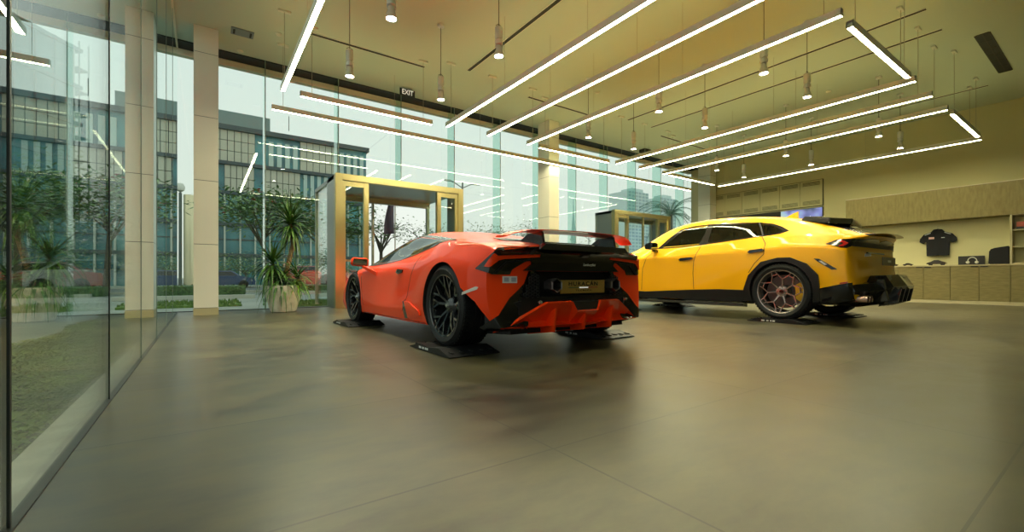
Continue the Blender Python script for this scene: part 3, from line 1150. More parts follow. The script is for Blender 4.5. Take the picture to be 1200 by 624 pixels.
def boolean_cut(me, mats, cutters, name):
    """cut closed meshes (MB, material index) out of a body mesh"""
    o = bpy.data.objects.new(name, me)
    COL.objects.link(o)
    me.materials.clear()
    for mm in mats:
        me.materials.append(MATS[mm])
    tmp = []
    for c in cutters:
        co = c.build('cutter', 'well_black')
        tmp.append(co)
        md = o.modifiers.new('b', 'BOOLEAN')
        md.operation = 'DIFFERENCE'
        md.object = co
        md.solver = 'EXACT'
        md.material_mode = 'TRANSFER'
    bpy.context.view_layer.update()
    out = bpy.data.meshes.new_from_object(o.evaluated_get(bpy.context.evaluated_depsgraph_get()))
    o.modifiers.clear()
    o.data = out
    for c in tmp:
        bpy.data.objects.remove(c)
    out.polygons.foreach_set('use_smooth', [True] * len(out.polygons))
    out.set_sharp_from_angle(angle=math.radians(32))
    out.name = name
    return o


class Car:
    def __init__(self, name, loc, rz, rows, crease, endc, skirt_mat, paint):
        self.root = empty(name, loc, rz)
        bpy.context.view_layer.update()
        self.mw = Matrix.Translation(loc) @ Matrix.Rotation(rz, 4, 'Z')
        self.inv = self.mw.inverted()
        hi = cage_mesh(rows, crease, endc, skirt_mat, 4)
        self.bvh = BVHTree.FromPolygons([v.co.copy() for v in hi.vertices], [list(p.vertices) for p in hi.polygons])
        self.me = cage_mesh(rows, crease, endc, skirt_mat, 3)
        self.paint = paint

    def cast(self, u, v):
        """point of the body surface seen at a position measured on the photograph"""
        o = self.inv @ Vector((0, 0, CAM_H))
        d = (self.inv.to_3x3() @ ray(u, v)).normalized()
        h = self.bvh.ray_cast(o, d)
        if h[0] is None:
            best = None
            for s in range(10, 140):
                q = o + d * (s * 0.08)
                r_ = self.bvh.find_nearest(q)
                if best is None or r_[3] < best[3]:
                    best = r_
            return best[0].copy()
        return h[0].copy()

    def pxs(self, pts):
        return [self.cast(*p) for p in pts]

    def patch(self, name, pts, d, mat, off=0.004, step=0.03, mirror=True, parent=None, label=None, skirt=0.006, maxd=None):
        """raised panel following the body: polygon pts seen along direction d"""
        d = Vector(d).normalized()
        up = Vector((0, 0, 1)) if abs(d.z) < 0.9 else Vector((0, 1, 0))
        a = d.cross(up).normalized()
        b_ = a.cross(d).normalized()
        P2 = [Vector((p.dot(a), p.dot(b_))) for p in [Vector(q) for q in pts]]
        # resample the outline
        bd = []
        for i in range(len(P2)):
            p, q = P2[i], P2[(i + 1) % len(P2)]
            nseg = max(1, int((q - p).length / step))
            for j in range(nseg):
                bd.append(p.lerp(q, j / nseg))
        x0, x1 = min(p.x for p in bd), max(p.x for p in bd)
        y0, y1 = min(p.y for p in bd), max(p.y for p in bd)
        poly = [(p.x, p.y) for p in bd]
        pts2 = list(bd)
        nx, ny = int((x1 - x0) / step) + 1, int((y1 - y0) / step) + 1
        for i in range(1, nx + 1):
            for j in range(1, ny + 1):
                p = (x0 + (i - .5) * step, y0 + (j - .5) * step)
                if inside(p, poly):
                    dm = min((Vector(p) - q).length for q in bd)
                    if dm > step * 0.45:
                        pts2.append(Vector(p))
        n = len(bd)
        res = delaunay_2d_cdt(pts2, [(i, (i + 1) % n) for i in range(n)], [], 0, 1e-6)
        vv, ff = res[0], res[2]
        poly_ok = [f for f in ff if inside(sum((vv[i] for i in f), Vector((0, 0))) / len(f), poly)]
        cen = sum((Vector(q) for q in pts), Vector()) / len(pts)
        dep = cen.dot(d)
        top, low = [], []
        for p in vv:
            base = a * p.x + b_ * p.y
            h = self.bvh.ray_cast(base + d * (dep - 2.5), d)
            bad = h[0] is None or (maxd and abs((h[0] - cen).dot(d)) > maxd)
            if bad:
                h = self.bvh.find_nearest(base + d * dep)
            nrm = h[1]
            if nrm.dot(d) > 0:
                nrm = -nrm if not bad else nrm
            top.append(h[0] + nrm * off)
            low.append(h[0] - nrm * skirt)
        # which vertices are used
        cnt = {}
        for f in poly_ok:
            for i in range(len(f)):
                e = (f[i], f[(i + 1) % len(f)])
                k_ = tuple(sorted(e))
                cnt.setdefault(k_, []).append(e)
        objs = []
        for sgn in ((1, -1) if mirror else (1,)):
            m_ = MB()
            N = len(vv)
            S = lambda p: Vector((p.x * sgn, p.y, p.z))
            fs = [list(f) for f in poly_ok]
            for k_, es in cnt.items():
                if len(es) == 1:
                    i, j = es[0]
                    fs.append([j, i, i + N, j + N])
            m_.add([S(p) for p in top] + [S(p) for p in low], fs)
            o = m_.build(name, mat, parent or self.root, True, angle=40)
            # drop loose vertices and face outwards
            t = bmesh.new()
            t.from_mesh(o.data)
            bmesh.ops.delete(t, geom=[v for v in t.verts if not v.link_faces], context='VERTS')
            dd = Vector((d.x * sgn, d.y, d.z))
            s_ = sum(f.normal.dot(dd) * f.calc_area() for f in t.faces)
            if s_ > 0:
                bmesh.ops.reverse_faces(t, faces=t.faces)
            t.to_mesh(o.data)
            t.free()
            if label:
                o['label'] = label
            objs.append(o)
        return objs

    def line(self, name, pts, d, mat, w_=0.006, off=0.002, mirror=True, parent=None):
        """narrow strip following the body along a path"""
        d = Vector(d).normalized()
        pts = [Vector(p) for p in pts]
        L_, R_ = [], []
        for i, p in enumerate(pts):
            t_ = (pts[min(i + 1, len(pts) - 1)] - pts[max(i - 1, 0)]).normalized()
            s = t_.cross(d).normalized() * w_ * 0.5
            L_.append(p + s)
            R_.append(p - s)
        return self.patch(name, L_ + R_[::-1], d, mat, off, 0.03, mirror, parent)


def row(y, *pts):
    return [(p[0], y, p[1]) if len(p) == 2 else p for p in pts]


def make_wheel(car, nm, R, Wd, rim_r, mat, cal, style):
    """wheel facing -x with its centre at the origin"""
    w0 = empty(nm, (0, 0, 0), 0, car.root)
    h = Wd / 2
    prof = [(rim_r, -h + 0.012), (rim_r + 0.012, -h + 0.002), (rim_r + 0.045, -h - 0.008), (R - 0.035, -h - 0.002), (R - 0.010, -h + 0.014), (R - 0.001, -h + 0.035)]
    ng = 4
    for i in range(ng):
        a = -h + 0.035 + (Wd - 0.07) * (i + 0.5) / ng
        prof += [(R, a - 0.012), (R - 0.007, a - 0.009), (R - 0.007, a - 0.001), (R, a + 0.002)]
    prof += [(R - 0.001, h - 0.035), (R - 0.010, h - 0.014), (R - 0.035, h), (rim_r, h - 0.01)]
    ty = MB().lathe(prof, 72, 'X', closed=True)
    # lateral tread blocks
    for k_ in range(60):
        a = 2 * PI * k_ / 60
        for s in (-1, 1):
            c0 = Vector((s * (h - 0.052), 0, 0))
            rr = Vector((0, math.cos(a), math.sin(a)))
            tt = Vector((0, -math.sin(a), math.cos(a)))
            e1 = 0.03
            bt = [c0 + rr * (R - 0.006) + Vector((sx_ * e1, 0, 0)) + tt * (sy_ * 0.010) for sx_, sy_ in ((-1, -1), (1, -1), (1, 1), (-1, 1))]
            tp = [p + rr * 0.009 for p in bt]
            ty.hexa(bt, tp)
    tyre = ty.build('tyre', 'tyre_rubber', w0, True, angle=30)
    rm = MB()
    rm.lathe([(rim_r + 0.004, -h + 0.004), (rim_r + 0.004, -h + 0.014), (rim_r - 0.012, -h + 0.03), (rim_r - 0.022, -h + 0.06), (rim_r - 0.03, h - 0.02), (rim_r + 0.002, h - 0.006),
              (rim_r + 0.002, h - 0.012), (rim_r - 0.020, h - 0.03), (rim_r - 0.014, -h + 0.05), (rim_r - 0.008, -h + 0.008)], 72, 'X', closed=True)
    xo = -h + 0.030

    def beam(a0, r0, a1, r1, w0_, w1_, x0_, x1_, th=0.024):
        p = Vector((0, math.cos(a0) * r0, math.sin(a0) * r0))
        q = Vector((0, math.cos(a1) * r1, math.sin(a1) * r1))
        t_ = (q - p).normalized()
        s = Vector((1, 0, 0)).cross(t_)
        f = [p - s * w0_ * .5, p + s * w0_ * .5, q + s * w1_ * .5, q - s * w1_ * .5]
        xs = [x0_, x0_, x1_, x1_]
        top_ = [Vector((x, v.y * 1, v.z)) + (c - v) * 0.22 for x, v, c in zip(xs, f, [p, p, q, q])]
        bot_ = [Vector((x + th, v.y, v.z)) for x, v in zip(xs, f)]
        rm.hexa(bot_, top_)
    if style == 'twin':
        for k_ in range(5):
            a = 2 * PI * k_ / 5 + 0.31
            for s in (-1, 1):
                beam(a + s * 0.16, 0.055, a + s * 0.23, rim_r * 0.62, 0.030, 0.026, xo + 0.040, xo + 0.012)
                beam(a + s * 0.23, rim_r * 0.60, a + s * 0.10, rim_r - 0.008, 0.024, 0.022, xo + 0.012, xo - 0.008)
                beam(a + s * 0.23, rim_r * 0.60, a + s * 0.47, rim_r - 0.008, 0.024, 0.022, xo + 0.012, xo - 0.008)
        rm.lathe([(0.0, xo + 0.02), (0.040, xo + 0.02), (0.062, xo + 0.035), (0.085, xo + 0.06), (0.085, xo + 0.10), (0.0, xo + 0.10)], 30, 'X')
    else:
        for k_ in range(7):
            a = 2 * PI * k_ / 7 + PI / 2 + 0.12
            beam(a, 0.05, a, rim_r * 0.60, 0.030, 0.017, xo + 0.035, xo + 0.010)
            for s in (-1, 1):
                beam(a, rim_r * 0.585, a + s * 0.30, rim_r * 0.82, 0.017, 0.016, xo + 0.010, xo + 0.002)
                beam(a + s * 0.30, rim_r * 0.81, a + s * 0.36, rim_r - 0.006, 0.016, 0.015, xo + 0.002, xo - 0.008)
            beam(a + 0.30, rim_r * 0.82, a + 2 * PI / 7 - 0.30, rim_r * 0.82, 0.013, 0.013, xo + 0.004, xo + 0.004)
        rm.lathe([(0.0, xo + 0.022), (0.030, xo + 0.022), (0.034, xo + 0.03), (0.075, xo + 0.035), (0.085, xo + 0.06), (0.085, xo + 0.10), (0.0, xo + 0.10)], 30, 'X')
    rm.build('rim', mat, w0, True, angle=25)
    dk = MB().lathe([(0.06, 0.0), (rim_r * 0.78, 0.0), (rim_r * 0.78, 0.03), (0.06, 0.03)], 48, 'X', closed=True)
    dk.lathe([(0.0, -0.03), (0.085, -0.03), (0.10, 0.0), (0.10, 0.03), (0.0, 0.03)], 24, 'X')
    dk.build('brake_disc', 'disc_steel', w0, True)
    cp = MB()
    n = 10
    a0, a1 = cal[1], cal[2]
    ri, ro = rim_r * 0.52, rim_r * 0.86
    rings = []
    for i in range(n + 1):
        a = a0 + (a1 - a0) * i / n
        c_, s_ = math.cos(a), math.sin(a)
        rings += [(-0.035, c_ * ri, s_ * ri), (-0.035, c_ * ro, s_ * ro), (0.05, c_ * ro, s_ * ro), (0.05, c_ * ri, s_ * ri)]
    fs = [(0, 1, 2, 3), (n * 4 + 3, n * 4 + 2, n * 4 + 1, n * 4)]
    for i in range(n):
        for k_ in range(4):
            fs.append((i * 4 + k_, i * 4 + (k_ + 1) % 4, i * 4 + 4 + (k_ + 1) % 4, i * 4 + 4 + k_))
    cp.add(rings, fs)
    cp.build('brake_caliper', cal[0], w0, True)
    if style == 'twin':
        for k_ in range(1):
            MB().lathe([(0.0, xo + 0.004), (0.018, xo + 0.004), (0.026, xo + 0.02), (0.0, xo + 0.02)], 6, 'X').build('centre_lock', 'screw', w0)
    else:
        MB().lathe([(0.0, xo + 0.016), (0.024, xo + 0.018), (0.026, xo + 0.024), (0.0, xo + 0.024)], 20, 'X').build('hub_cap', 'gloss_black', w0, True)
    return w0


def wheel_skate(x, y, label, wide=0.46, ln=0.76):
    s = empty('wheel_skate', (x, y, 0))
    tag(s, label, 'wheel skate')
    m_ = MB()
    hh = ln / 2
    prof = [(-hh, 0.004), (-hh, 0.012), (-hh + 0.20, 0.058), (-0.10, 0.052), (0.0, SKATE + 0.000), (0.10, 0.052), (hh - 0.20, 0.058), (hh, 0.012), (hh, 0.004)]
    m_.prism([(-wide / 2, a, z) for a, z in prof], (wide, 0, 0))
    m_.build('ramp', 'satin_black', s)
    m_ = MB()
    for yy in (-hh + 0.10, hh - 0.10):
        for i in range(5):
            xx = -wide / 2 + wide * (i + .5) / 5
            m_.box(xx - 0.006, xx + 0.006, yy - 0.07, yy + 0.07, 0.030, 0.038)
    m_.build('anti_slip_ribs', 'rubber', s)
    m_ = MB()
    for a, w_ in ((0.16, 0.045), (0.10, 0.03), (0.055, 0.02), (0.02, 0.035)):
        m_.box(-wide / 2 - 0.0012, -wide / 2 + 0.001, a - w_ / 2, a + w_ / 2, 0.016, 0.034)
    m_.build('white_print', 'white_mark', s)
    return s


def seats(car, spots, z0, zt):
    for (x, y) in spots:
        s = empty('seat', (x, y, z0), 0, car.root)
        MB().bbox(-0.20, 0.20, -0.10, 0.02, 0.0, (zt - z0) * 0.78, 0.04).build('seat_back', 'seat_leather', s, True)
        MB().bbox(-0.12, 0.12, -0.08, 0.01, (zt - z0) * 0.74, zt - z0, 0.03).build('headrest', 'seat_leather', s, True)


# ---------------------------------------------------------------- low orange sports car
HL = Vector((2.612, 3.40, SKATE))
HRZ = math.radians(0.9)
hrows = [
    [(0, -.74, .20), (.55, -.72, .20), (.80, -.66, .20), (.865, -.62, .33), (.885, -.60, .50), (.875, -.60, .66), (.83, -.63, .79), (.45, -.73, .835), (0, -.76, .84)],
    row(-.48, (0, .15), (.7, .15), (.93, .17), (.962, .32), (.97, .50), (.955, .68), (.86, .85), (.5, .885), (0, .89)),
    row(-.22, (0, .13), (.7, .13), (.95, .16), (.98, .32), (.982, .50), (.975, .71), (.87, .885), (.5, .90), (0, .905)),
    row(.12, (0, .12), (.7, .12), (.95, .15), (.975, .32), (.98, .52), (.968, .73), (.86, .905), (.5, .955), (0, .965)),
    row(.45, (0, .12), (.7, .12), (.94, .15), (.965, .30), (.965, .50), (.94, .735), (.81, .90), (.51, 1.015), (0, 1.035)),
    row(.80, (0, .12), (.7, .12), (.93, .14), (.95, .27), (.935, .46), (.905, .72), (.775, .86), (.53, 1.075), (0, 1.105)),
    row(1.20, (0, .12), (.7, .12), (.92, .14), (.935, .25), (.905, .44), (.89, .695), (.78, .822), (.56, 1.09), (0, 1.138)),
    row(1.55, (0, .12), (.7, .12), (.92, .14), (.935, .25), (.905, .43), (.895, .675), (.80, .79), (.585, 1.065), (0, 1.13)),
    row(1.95, (0, .12), (.7, .12), (.92, .14), (.94, .26), (.925, .45), (.91, .66), (.82, .757), (.66, .935), (0, 1.01)),
    row(2.30, (0, .12), (.7, .12), (.92, .14), (.95, .28), (.955, .48), (.935, .655), (.83, .73), (.71, .80), (0, .87)),
    row(2.62, (0, .12), (.7, .12), (.92, .14), (.955, .28), (.968, .48), (.945, .65), (.83, .712), (.5, .725), (0, .75)),
    row(3.00, (0, .12), (.7, .12), (.92, .14), (.955, .26), (.955, .42), (.925, .59), (.79, .645), (.45, .64), (0, .66)),
    row(3.35, (0, .12), (.65, .12), (.86, .13), (.90, .22), (.89, .34), (.85, .47), (.70, .53), (.4, .54), (0, .55)),
    [(0, 3.64, .13), (.5, 3.58, .13), (.74, 3.44, .13), (.77, 3.42, .20), (.75, 3.42, .29), (.70, 3.45, .36), (.58, 3.50, .40), (.35, 3.56, .42), (0, 3.60, .43)],
]
hc = Car('sports_car', HL, HRZ, hrows, {2: .7, 3: .35, 5: .30, 6: .55, 7: .30}, 0.75, (), 'paint_orange')
tag(hc.root, 'bright orange red low sports car with rear wing on black wheel skates', 'car')
SIDE = (1, 0, 0)
CAMD = lambda u, v: (hc.inv.to_3x3() @ ray(u, v)).normalized()

win_px = [(437.6, 311.8), (431.5, 305.5), (445, 296), (459, 287), (469, 281.8), (482, 277.8), (499, 276.2), (516, 278), (532, 281.5), (510, 288.5), (491.6, 297), (470, 305.2), (452, 309.6)]
win = hc.pxs(win_px)
wc = sum(win, Vector()) / len(win)
tun = [(p.y + (wc.y - p.y) * 0.10, p.z + (wc.z - p.z) * 0.16) for p in win]
cuts = []
WR = (0.345, 0.325)
for (y, R) in ((0.0, 0.372), (2.62, 0.352)):
    for s in (-1, 1):
        c = MB()
        n = 40
        zc = 0.345 if y == 0 else 0.327
        x0_, x1_ = (s * 0.52, s * 1.3)
        c.lathe([(R, min(x0_, x1_)), (R, max(x0_, x1_))], n, 'X', (0, y, zc))
        cuts.append(c)
c = MB()
c.prism([(-1.3, a, z) for a, z in tun], (2.6, 0, 0))
cuts.append(c)
c = MB()   # rear exhaust recess
c.prism([(-0.60, -1.2, 0.42), (0.60, -1.2, 0.42), (0.50, -1.2, 0.635), (-0.50, -1.2, 0.635)], (0, 0.72, 0))
cuts.append(c)
for s in (-1, 1):
    c = MB()
    a0 = .62 * s
    c.prism([(a0, y, z) for y, z in [(-.28, .52), (-.345, .50), (-.50, .40), (-.57, .30), (-.62, .20), (-.66, .0), (.1, .0), (.1, .3)]], (.7 * s, 0, 0))
    cuts.append(c)
hb_ = boolean_cut(hc.me, ['paint_orange', 'satin_black'], cuts, 'body')
hb_.parent = hc.root


def surf_offset_poly(pts, k_):
    c_ = sum(pts, Vector()) / len(pts)
    return [c_ + (p - c_) * k_ for p in pts]


hc.patch('window_surround', surf_offset_poly(win, 1.05), SIDE, 'gloss_black', 0.002, 0.03) if False else None
# surround as a ring: outer polygon minus inner, made from strips
def ring_patch(car, nm, pts, k_out, k_in, d, mat, off):
    o_ = surf_offset_poly(pts, k_out)
    i_ = surf_offset_poly(pts, k_in)
    poly_ = o_ + [o_[0] + Vector((0, 0.0005, 0))] + [i_[0] + Vector((0, 0.0005, 0))] + i_[::-1]
    return car.patch(nm, poly_, d, mat, off, 0.03)


ring_patch(hc, 'window_surround', win, 1.03, 0.90, SIDE, 'gloss_black', 0.004)
hc.patch('side_window', surf_offset_poly(win, 0.93), SIDE, 'car_glass', 0.002, 0.04, skirt=0.002)
seats(hc, [(-0.37, 0.95), (0.37, 0.95)], 0.45, 1.04)
MB().bbox(-0.72, 0.72, 1.75, 2.15, 0.60, 0.79, 0.05).build('dashboard', 'seat_leather', hc.root, True)
MB().lathe([(0.165, -0.012), (0.18, 0.0), (0.165, 0.012), (0.15, 0.0)], 28, 'Y', (-0.37, 1.62, 0.66), closed=True).build('steering_wheel', 'seat_leather', hc.root, True)

# windscreen, rear engine cover, front lights and intakes
hc.patch('windscreen', [(-.50, 1.50, 1), (.50, 1.50, 1), (.64, 2.0, 1), (.66, 2.34, 1), (0, 2.46, 1), (-.66, 2.34, 1), (-.64, 2.0, 1)], (0, 0, -1), 'gloss_black', 0.003, 0.06, False)
hc.patch('engine_cover', [(-.40, -.66, 1), (.40, -.66, 1), (.44, -.2, 1), (.36, .12, 1), (-.36, .12, 1), (-.44, -.2, 1)], (0, 0, -1), 'satin_black', 0.006, 0.05, False)
for i, yy in enumerate((-.52, -.36, -.20, -.04)):
    hc.patch('louvre', [(-.33, yy - .05, 1), (.33, yy - .05, 1), (.30, yy + .05, 1), (-.30, yy + .05, 1)], (0, 0, -1), 'carbon', 0.012, 0.05, False)
hc.patch('headlight', [(.60, 3.16, 1), (.84, 2.98, 1), (.86, 3.22, 1), (.70, 3.42, 1), (.58, 3.40, 1)], (0, 0, -1), 'gloss_black', 0.004, 0.04)
hc.patch('light_strip', [(.64, 3.20, 1), (.80, 3.06, 1), (.81, 3.10, 1), (.67, 3.24, 1)], (0, 0, -1), 'white_mark', 0.007, 0.03)
hc.patch('front_intake', [(.30, 3.6, .16), (.72, 3.5, .16), (.74, 3.5, .28), (.40, 3.6, .33)], (0, -1, 0), 'satin_black', 0.004, 0.04)

# rear lamps: black carrier wrapping the corner with the painted Y frame over it
RD = CAMD(596, 305)
lamp = hc.pxs([(557, 315.3), (581.5, 293), (583, 291.2), (631, 289.5), (633, 300.5), (621, 303.5), (600, 316), (597, 322), (576.5, 321.8), (569, 319)])
hc.patch('tail_light', lamp, RD, 'gloss_black', 0.005, 0.02, maxd=1.2)
fr_ = [[(568, 313), (572.6, 313.6), (583.5, 305), (590, 303.4), (631.4, 301), (631.9, 297.8), (583, 299.8), (579.5, 297)]]
for f_ in fr_:
    hc.patch('light_frame', hc.pxs(f_), RD, 'paint_orange', 0.016, 0.015, maxd=1.2, label='painted Y shaped frame')
hc.patch('light_lens', hc.pxs([(583.5, 294.2), (630, 291.8), (630.5, 295.6), (587, 297.6)]), RD, 'lamp_smoked', 0.009, 0.015, maxd=1.2)
hc.patch('vent_lip', hc.pxs([(577, 321), (592, 306.4), (624, 303.4), (622, 305.4), (593.5, 308.6), (580.5, 321.6)]), RD, 'satin_black', 0.016, 0.015, maxd=1.2)

# centre fascia between the lamps
BD = (0, 1, 0)
def symx(l):
    return [Vector((x, y, z)) for x, y, z in l] + [Vector((-x, y, z)) for x, y, z in l[::-1]]


hc.patch('rear_fascia', symx([(-.47, -.75, .665), (-.53, -.75, .80), (-.46, -.75, .83)]), BD, 'gloss_black', 0.010, 0.04, False)
hc.patch('bumper_bar', symx([(-.66, -.75, .56), (-.60, -.75, .635), (-.47, -.75, .70)]) if False else symx([(-.56, -.75, .637), (-.47, -.75, .70)]), BD, 'gloss_black', 0.014, 0.03, False)
# black lower bumper either side of the recess
hc.patch('lower_bumper', hc.pxs([(638.5, 306), (607, 340), (597, 349.5), (584, 370), (562, 384), (575, 388), (618, 389.5), (618, 356), (611.5, 348), (621.5, 318), (642, 316)]), CAMD(605, 352), 'gloss_black', 0.008, 0.02, maxd=.8)
hc.patch('lower_bumper_bar', symx([(-.63, -.7, .29), (-.61, -.7, .425)]), BD, 'satin_black', 0.012, 0.04, False)
# mesh in the recess sides
for s in (-1, 1):
    mm_ = MB()
    for i in range(7):
        for j in range(7):
            xx = s * (0.43 + i * 0.027)
            zz = 0.435 + j * 0.026 + (i % 2) * 0.013
            if zz < 0.61 and abs(xx) < 0.585 - (zz - .42) * .45:
                mm_.lathe([(0.015, -0.006), (0.015, 0.006), (0.011, 0.006), (0.011, -0.006)], 6, 'Y', (xx, -0.635, zz), closed=True)
    mm_.build('bumper_mesh', 'mesh_dark', hc.root)
# number plate
pl = MB().bbox(-0.262, 0.262, -0.715, -0.705, 0.452, 0.562, 0.003).build('number_plate', 'plate_gold', hc.root, label if False else False)
pl['label'] = 'gold number plate'
text_obj('plate_text', 'HURACÁN', 0.046, 'gloss_black', pl, (0, -0.7165, 0.530), (PI / 2, 0, 0), 0.0005, 0.0012, 0, 1.35, spacing=1.25)
text_obj('plate_text', 'TECNICA', 0.017, 'gloss_black', pl, (0, -0.7165, 0.476), (PI / 2, 0, 0), 0.0005, 0.0004, 0, 1.5, spacing=2.0)
MB().box(-0.17, -0.05, -0.717, -0.715, 0.497, 0.503).build('flag_stripe', 'flag_green', pl)
MB().box(-0.05, 0.055, -0.717, -0.715, 0.495, 0.505).build('flag_stripe', 'letter_white', pl)
MB().box(0.055, 0.17, -0.717, -0.715, 0.497, 0.503).build('flag_stripe', 'flag_red', pl)
text_obj('maker_script', 'Lamborghini', 0.030, 'silver_text', hc.root, (0, -0.782, 0.688), (PI / 2, 0, 0), 0.001, 0.0006, 0.35, 0.95)
# exhausts
for s in (-1, 1):
    e = MB()
    prof = [(0.052, -0.66), (0.060, -0.76), (0.056, -0.775), (0.049, -0.77), (0.046, -0.66)]
    e.lathe(prof, 6, 'Y', (s * 0.345, 0, 0.520), closed=True)
    e.build('exhaust_tip', 'exhaust_metal', hc.root)
    e2_ = MB().lathe([(0.0, -0.68), (0.046, -0.68), (0.046, -0.66), (0.0, -0.66)], 6, 'Y', (s * 0.345, 0, 0.520)).build('exhaust_core', 'well_black', hc.root)
    sc_ = MB().lathe([(0.0, -0.762), (0.012, -0.760), (0.014, -0.74), (0.0, -0.74)], 16, 'Y', (s * 0.50 if s else 0, 0, 0.392))
    sc_.build('sensor', 'screw', hc.root, True)
# diffuser: painted ramp rising to a notched rear edge, with upright blades
edge_ = [(-.74, -.66, .205), (-.60, -.70, .29), (-.42, -.745, .383), (-.165, -.765, .385), (-.12, -.77, .31)]
edge_ = edge_ + [(-x, y, z) for x, y, z in edge_[::-1]]
m_ = MB()
n = len(edge_)
vs = []
for (x, y, z) in edge_:
    k_ = min(1.0, abs(x) / .74)
    vs += [(x, y, z), (x * .95, -.645 + .06 * k_, .165 + .02 * k_), (x * .93, -.36, .125), (x * .93, -.36, .150), (x * .95, -.62 + .06 * k_, .195 + .02 * k_), (x, y + .03, z + .008)]
fs = []
for i in range(n - 1):
    for k_ in range(6):
        k2 = (k_ + 1) % 6
        fs.append((i * 6 + k_, i * 6 + k2, i * 6 + 6 + k2, i * 6 + 6 + k_))
fs += [tuple(range(6))[::-1], tuple((n - 1) * 6 + k_ for k_ in range(6))]
m_.add(vs, fs)
m_.build('diffuser', 'paint_orange', hc.root)
for (x, zt) in ((-.345, .345), (-.015, .285), (.315, .345)):
    m_ = MB()
    m_.prism([(x - .009, -.765, zt), (x - .009, -.735, .150), (x - .009, -.40, .100), (x - .009, -.38, .14), (x - .009, -.62, .26)], (.018, 0, 0))
    m_.build('diffuser_fin', 'paint_orange', hc.root)
MB().hexa([(-.12, -.60, .30), (.12, -.60, .30), (.12, -.755, .315), (-.12, -.755, .315)], [(-.16, -.60, .40), (.16, -.60, .40), (.155, -.745, .385), (-.155, -.745, .385)]).build('diffuser_notch', 'satin_black', hc.root)
for s in (-1, 1):
    m_ = MB()
    m_.hexa([(s * .82, -.45, .17), (s * .60, -.45, .17), (s * .60, -.62, .17), (s * .80, -.55, .17)], [(s * .82, -.45, .36), (s * .60, -.45, .40), (s * .60, -.64, .40), (s * .80, -.58, .36)])
    m_.build('bumper_corner', 'satin_black', hc.root)
m_ = MB()
m_.hexa([(-.70, -.30, .12), (.70, -.30, .12), (.66, -.58, .135), (-.66, -.58, .135)], [(-.70, -.30, .16), (.70, -.30, .16), (.66, -.57, .17), (-.66, -.57, .17)])
m_.build('under_tray', 'satin_black', hc.root)

# rear wing
def wing(secs, nm, mat, parent):
    m_ = MB()
    prof = [(0.0, 0.0), (0.12, 0.38), (0.4, 0.5), (0.75, 0.36), (1.0, 0.10), (1.0, -0.10), (0.7, -0.25), (0.35, -0.35), (0.08, -0.25)]
    n = len(prof)
    vs = []
    for (x, yl, yt, z, th, tilt) in secs:
        for c_, h_ in prof:
            vs.append((x, yl + (yt - yl) * c_, z + h_ * th + tilt * (c_ - .5)))
    fs = []
    for i in range(len(secs) - 1):
        for k_ in range(n):
            k2 = (k_ + 1) % n
            fs.append([i * n + k_, i * n + k2, (i + 1) * n + k2, (i + 1) * n + k_])
    fs.append(list(range(n))[::-1])
    fs.append([(len(secs) - 1) * n + k_ for k_ in range(n)])
    m_.add(vs, fs)
    return m_.build(nm, mat, parent, True, angle=50)


secs = []
for x in (-.735, -.72, -.66, -.55, -.42, -.2, 0, .2, .42, .55, .66, .72, .735):
    a = abs(x)
    t_ = max(0, (a - .5) / .235)
    secs.append((x, -.49 - .03 * (1 - a) + .02 * t_, -.765 + .16 * a * a + .05 * t_, .962 - .012 * a - .05 * t_ ** 2, .024, .004 - .01 * t_))
rw = wing(secs, 'rear_wing', 'paint_orange', hc.root)
for s in (-1, 1):
    m_ = MB()
    x = s * .42
    m_.hexa([(x - .014, -.36, .87), (x + .014, -.36, .87), (x + .014, -.70, .835), (x - .014, -.70, .835)], [(x - .010, -.50, .945), (x + .010, -.50, .945), (x + .010, -.68, .95), (x - .010, -.68, .95)])
    m_.build('wing_support', 'carbon', rw)
# black lid edge under the wing
MB().hexa([(-.40, -.56, .85), (.40, -.56, .85), (.52, -.765, .80), (-.52, -.765, .80)], [(-.38, -.56, .875), (.38, -.56, .875), (.46, -.775, .846), (-.46, -.775, .846)]).build('tail_lip', 'carbon', hc.root)

# mirrors
for s in (-1, 1):
    mr_ = empty('door_mirror', (s * 0.99, 2.20, 0.775), 0, hc.root)
    X = lambda a: a * s
    m_ = MB()
    m_.hexa([(X(-.10), -.05, -.062), (X(.115), -.05, -.045), (X(.085), .10, -.03), (X(-.07), .10, -.04)],
            [(X(-.105), -.05, .055), (X(.10), -.05, .062), (X(.07), .10, .045), (X(-.08), .10, .035)])
    o = m_.build('mirror_shell', 'paint_orange', mr_)
    bmx = bmesh.new()
    bmx.from_mesh(o.data)
    bmesh.ops.bevel(bmx, geom=bmx.edges[:], offset=0.014, segments=3, affect='EDGES')
    bmx.to_mesh(o.data)
    bmx.free()
    o.data.polygons.foreach_set('use_smooth', [True] * len(o.data.polygons))
    m_ = MB()
    m_.hexa([(X(-.085), -.054, -.046), (X(.095), -.054, -.032), (X(.095), -.045, -.032), (X(-.085), -.045, -.046)],
            [(X(-.088), -.054, .041), (X(.083), -.054, .047), (X(.083), -.045, .047), (X(-.088), -.045, .041)])
    m_.build('mirror_glass', 'mirror_glass', mr_)
    m_ = MB()
    m_.hexa([(X(-.02), -.045, -.065), (X(-.08), .03, -.065), (X(-.17), -.30, -.175), (X(-.08), -.40, -.175)],
            [(X(-.02), -.045, -.035), (X(-.08), .03, -.035), (X(-.17), -.30, -.125), (X(-.08), -.40, -.125)])
    m_.build('mirror_arm', 'paint_orange', mr_)

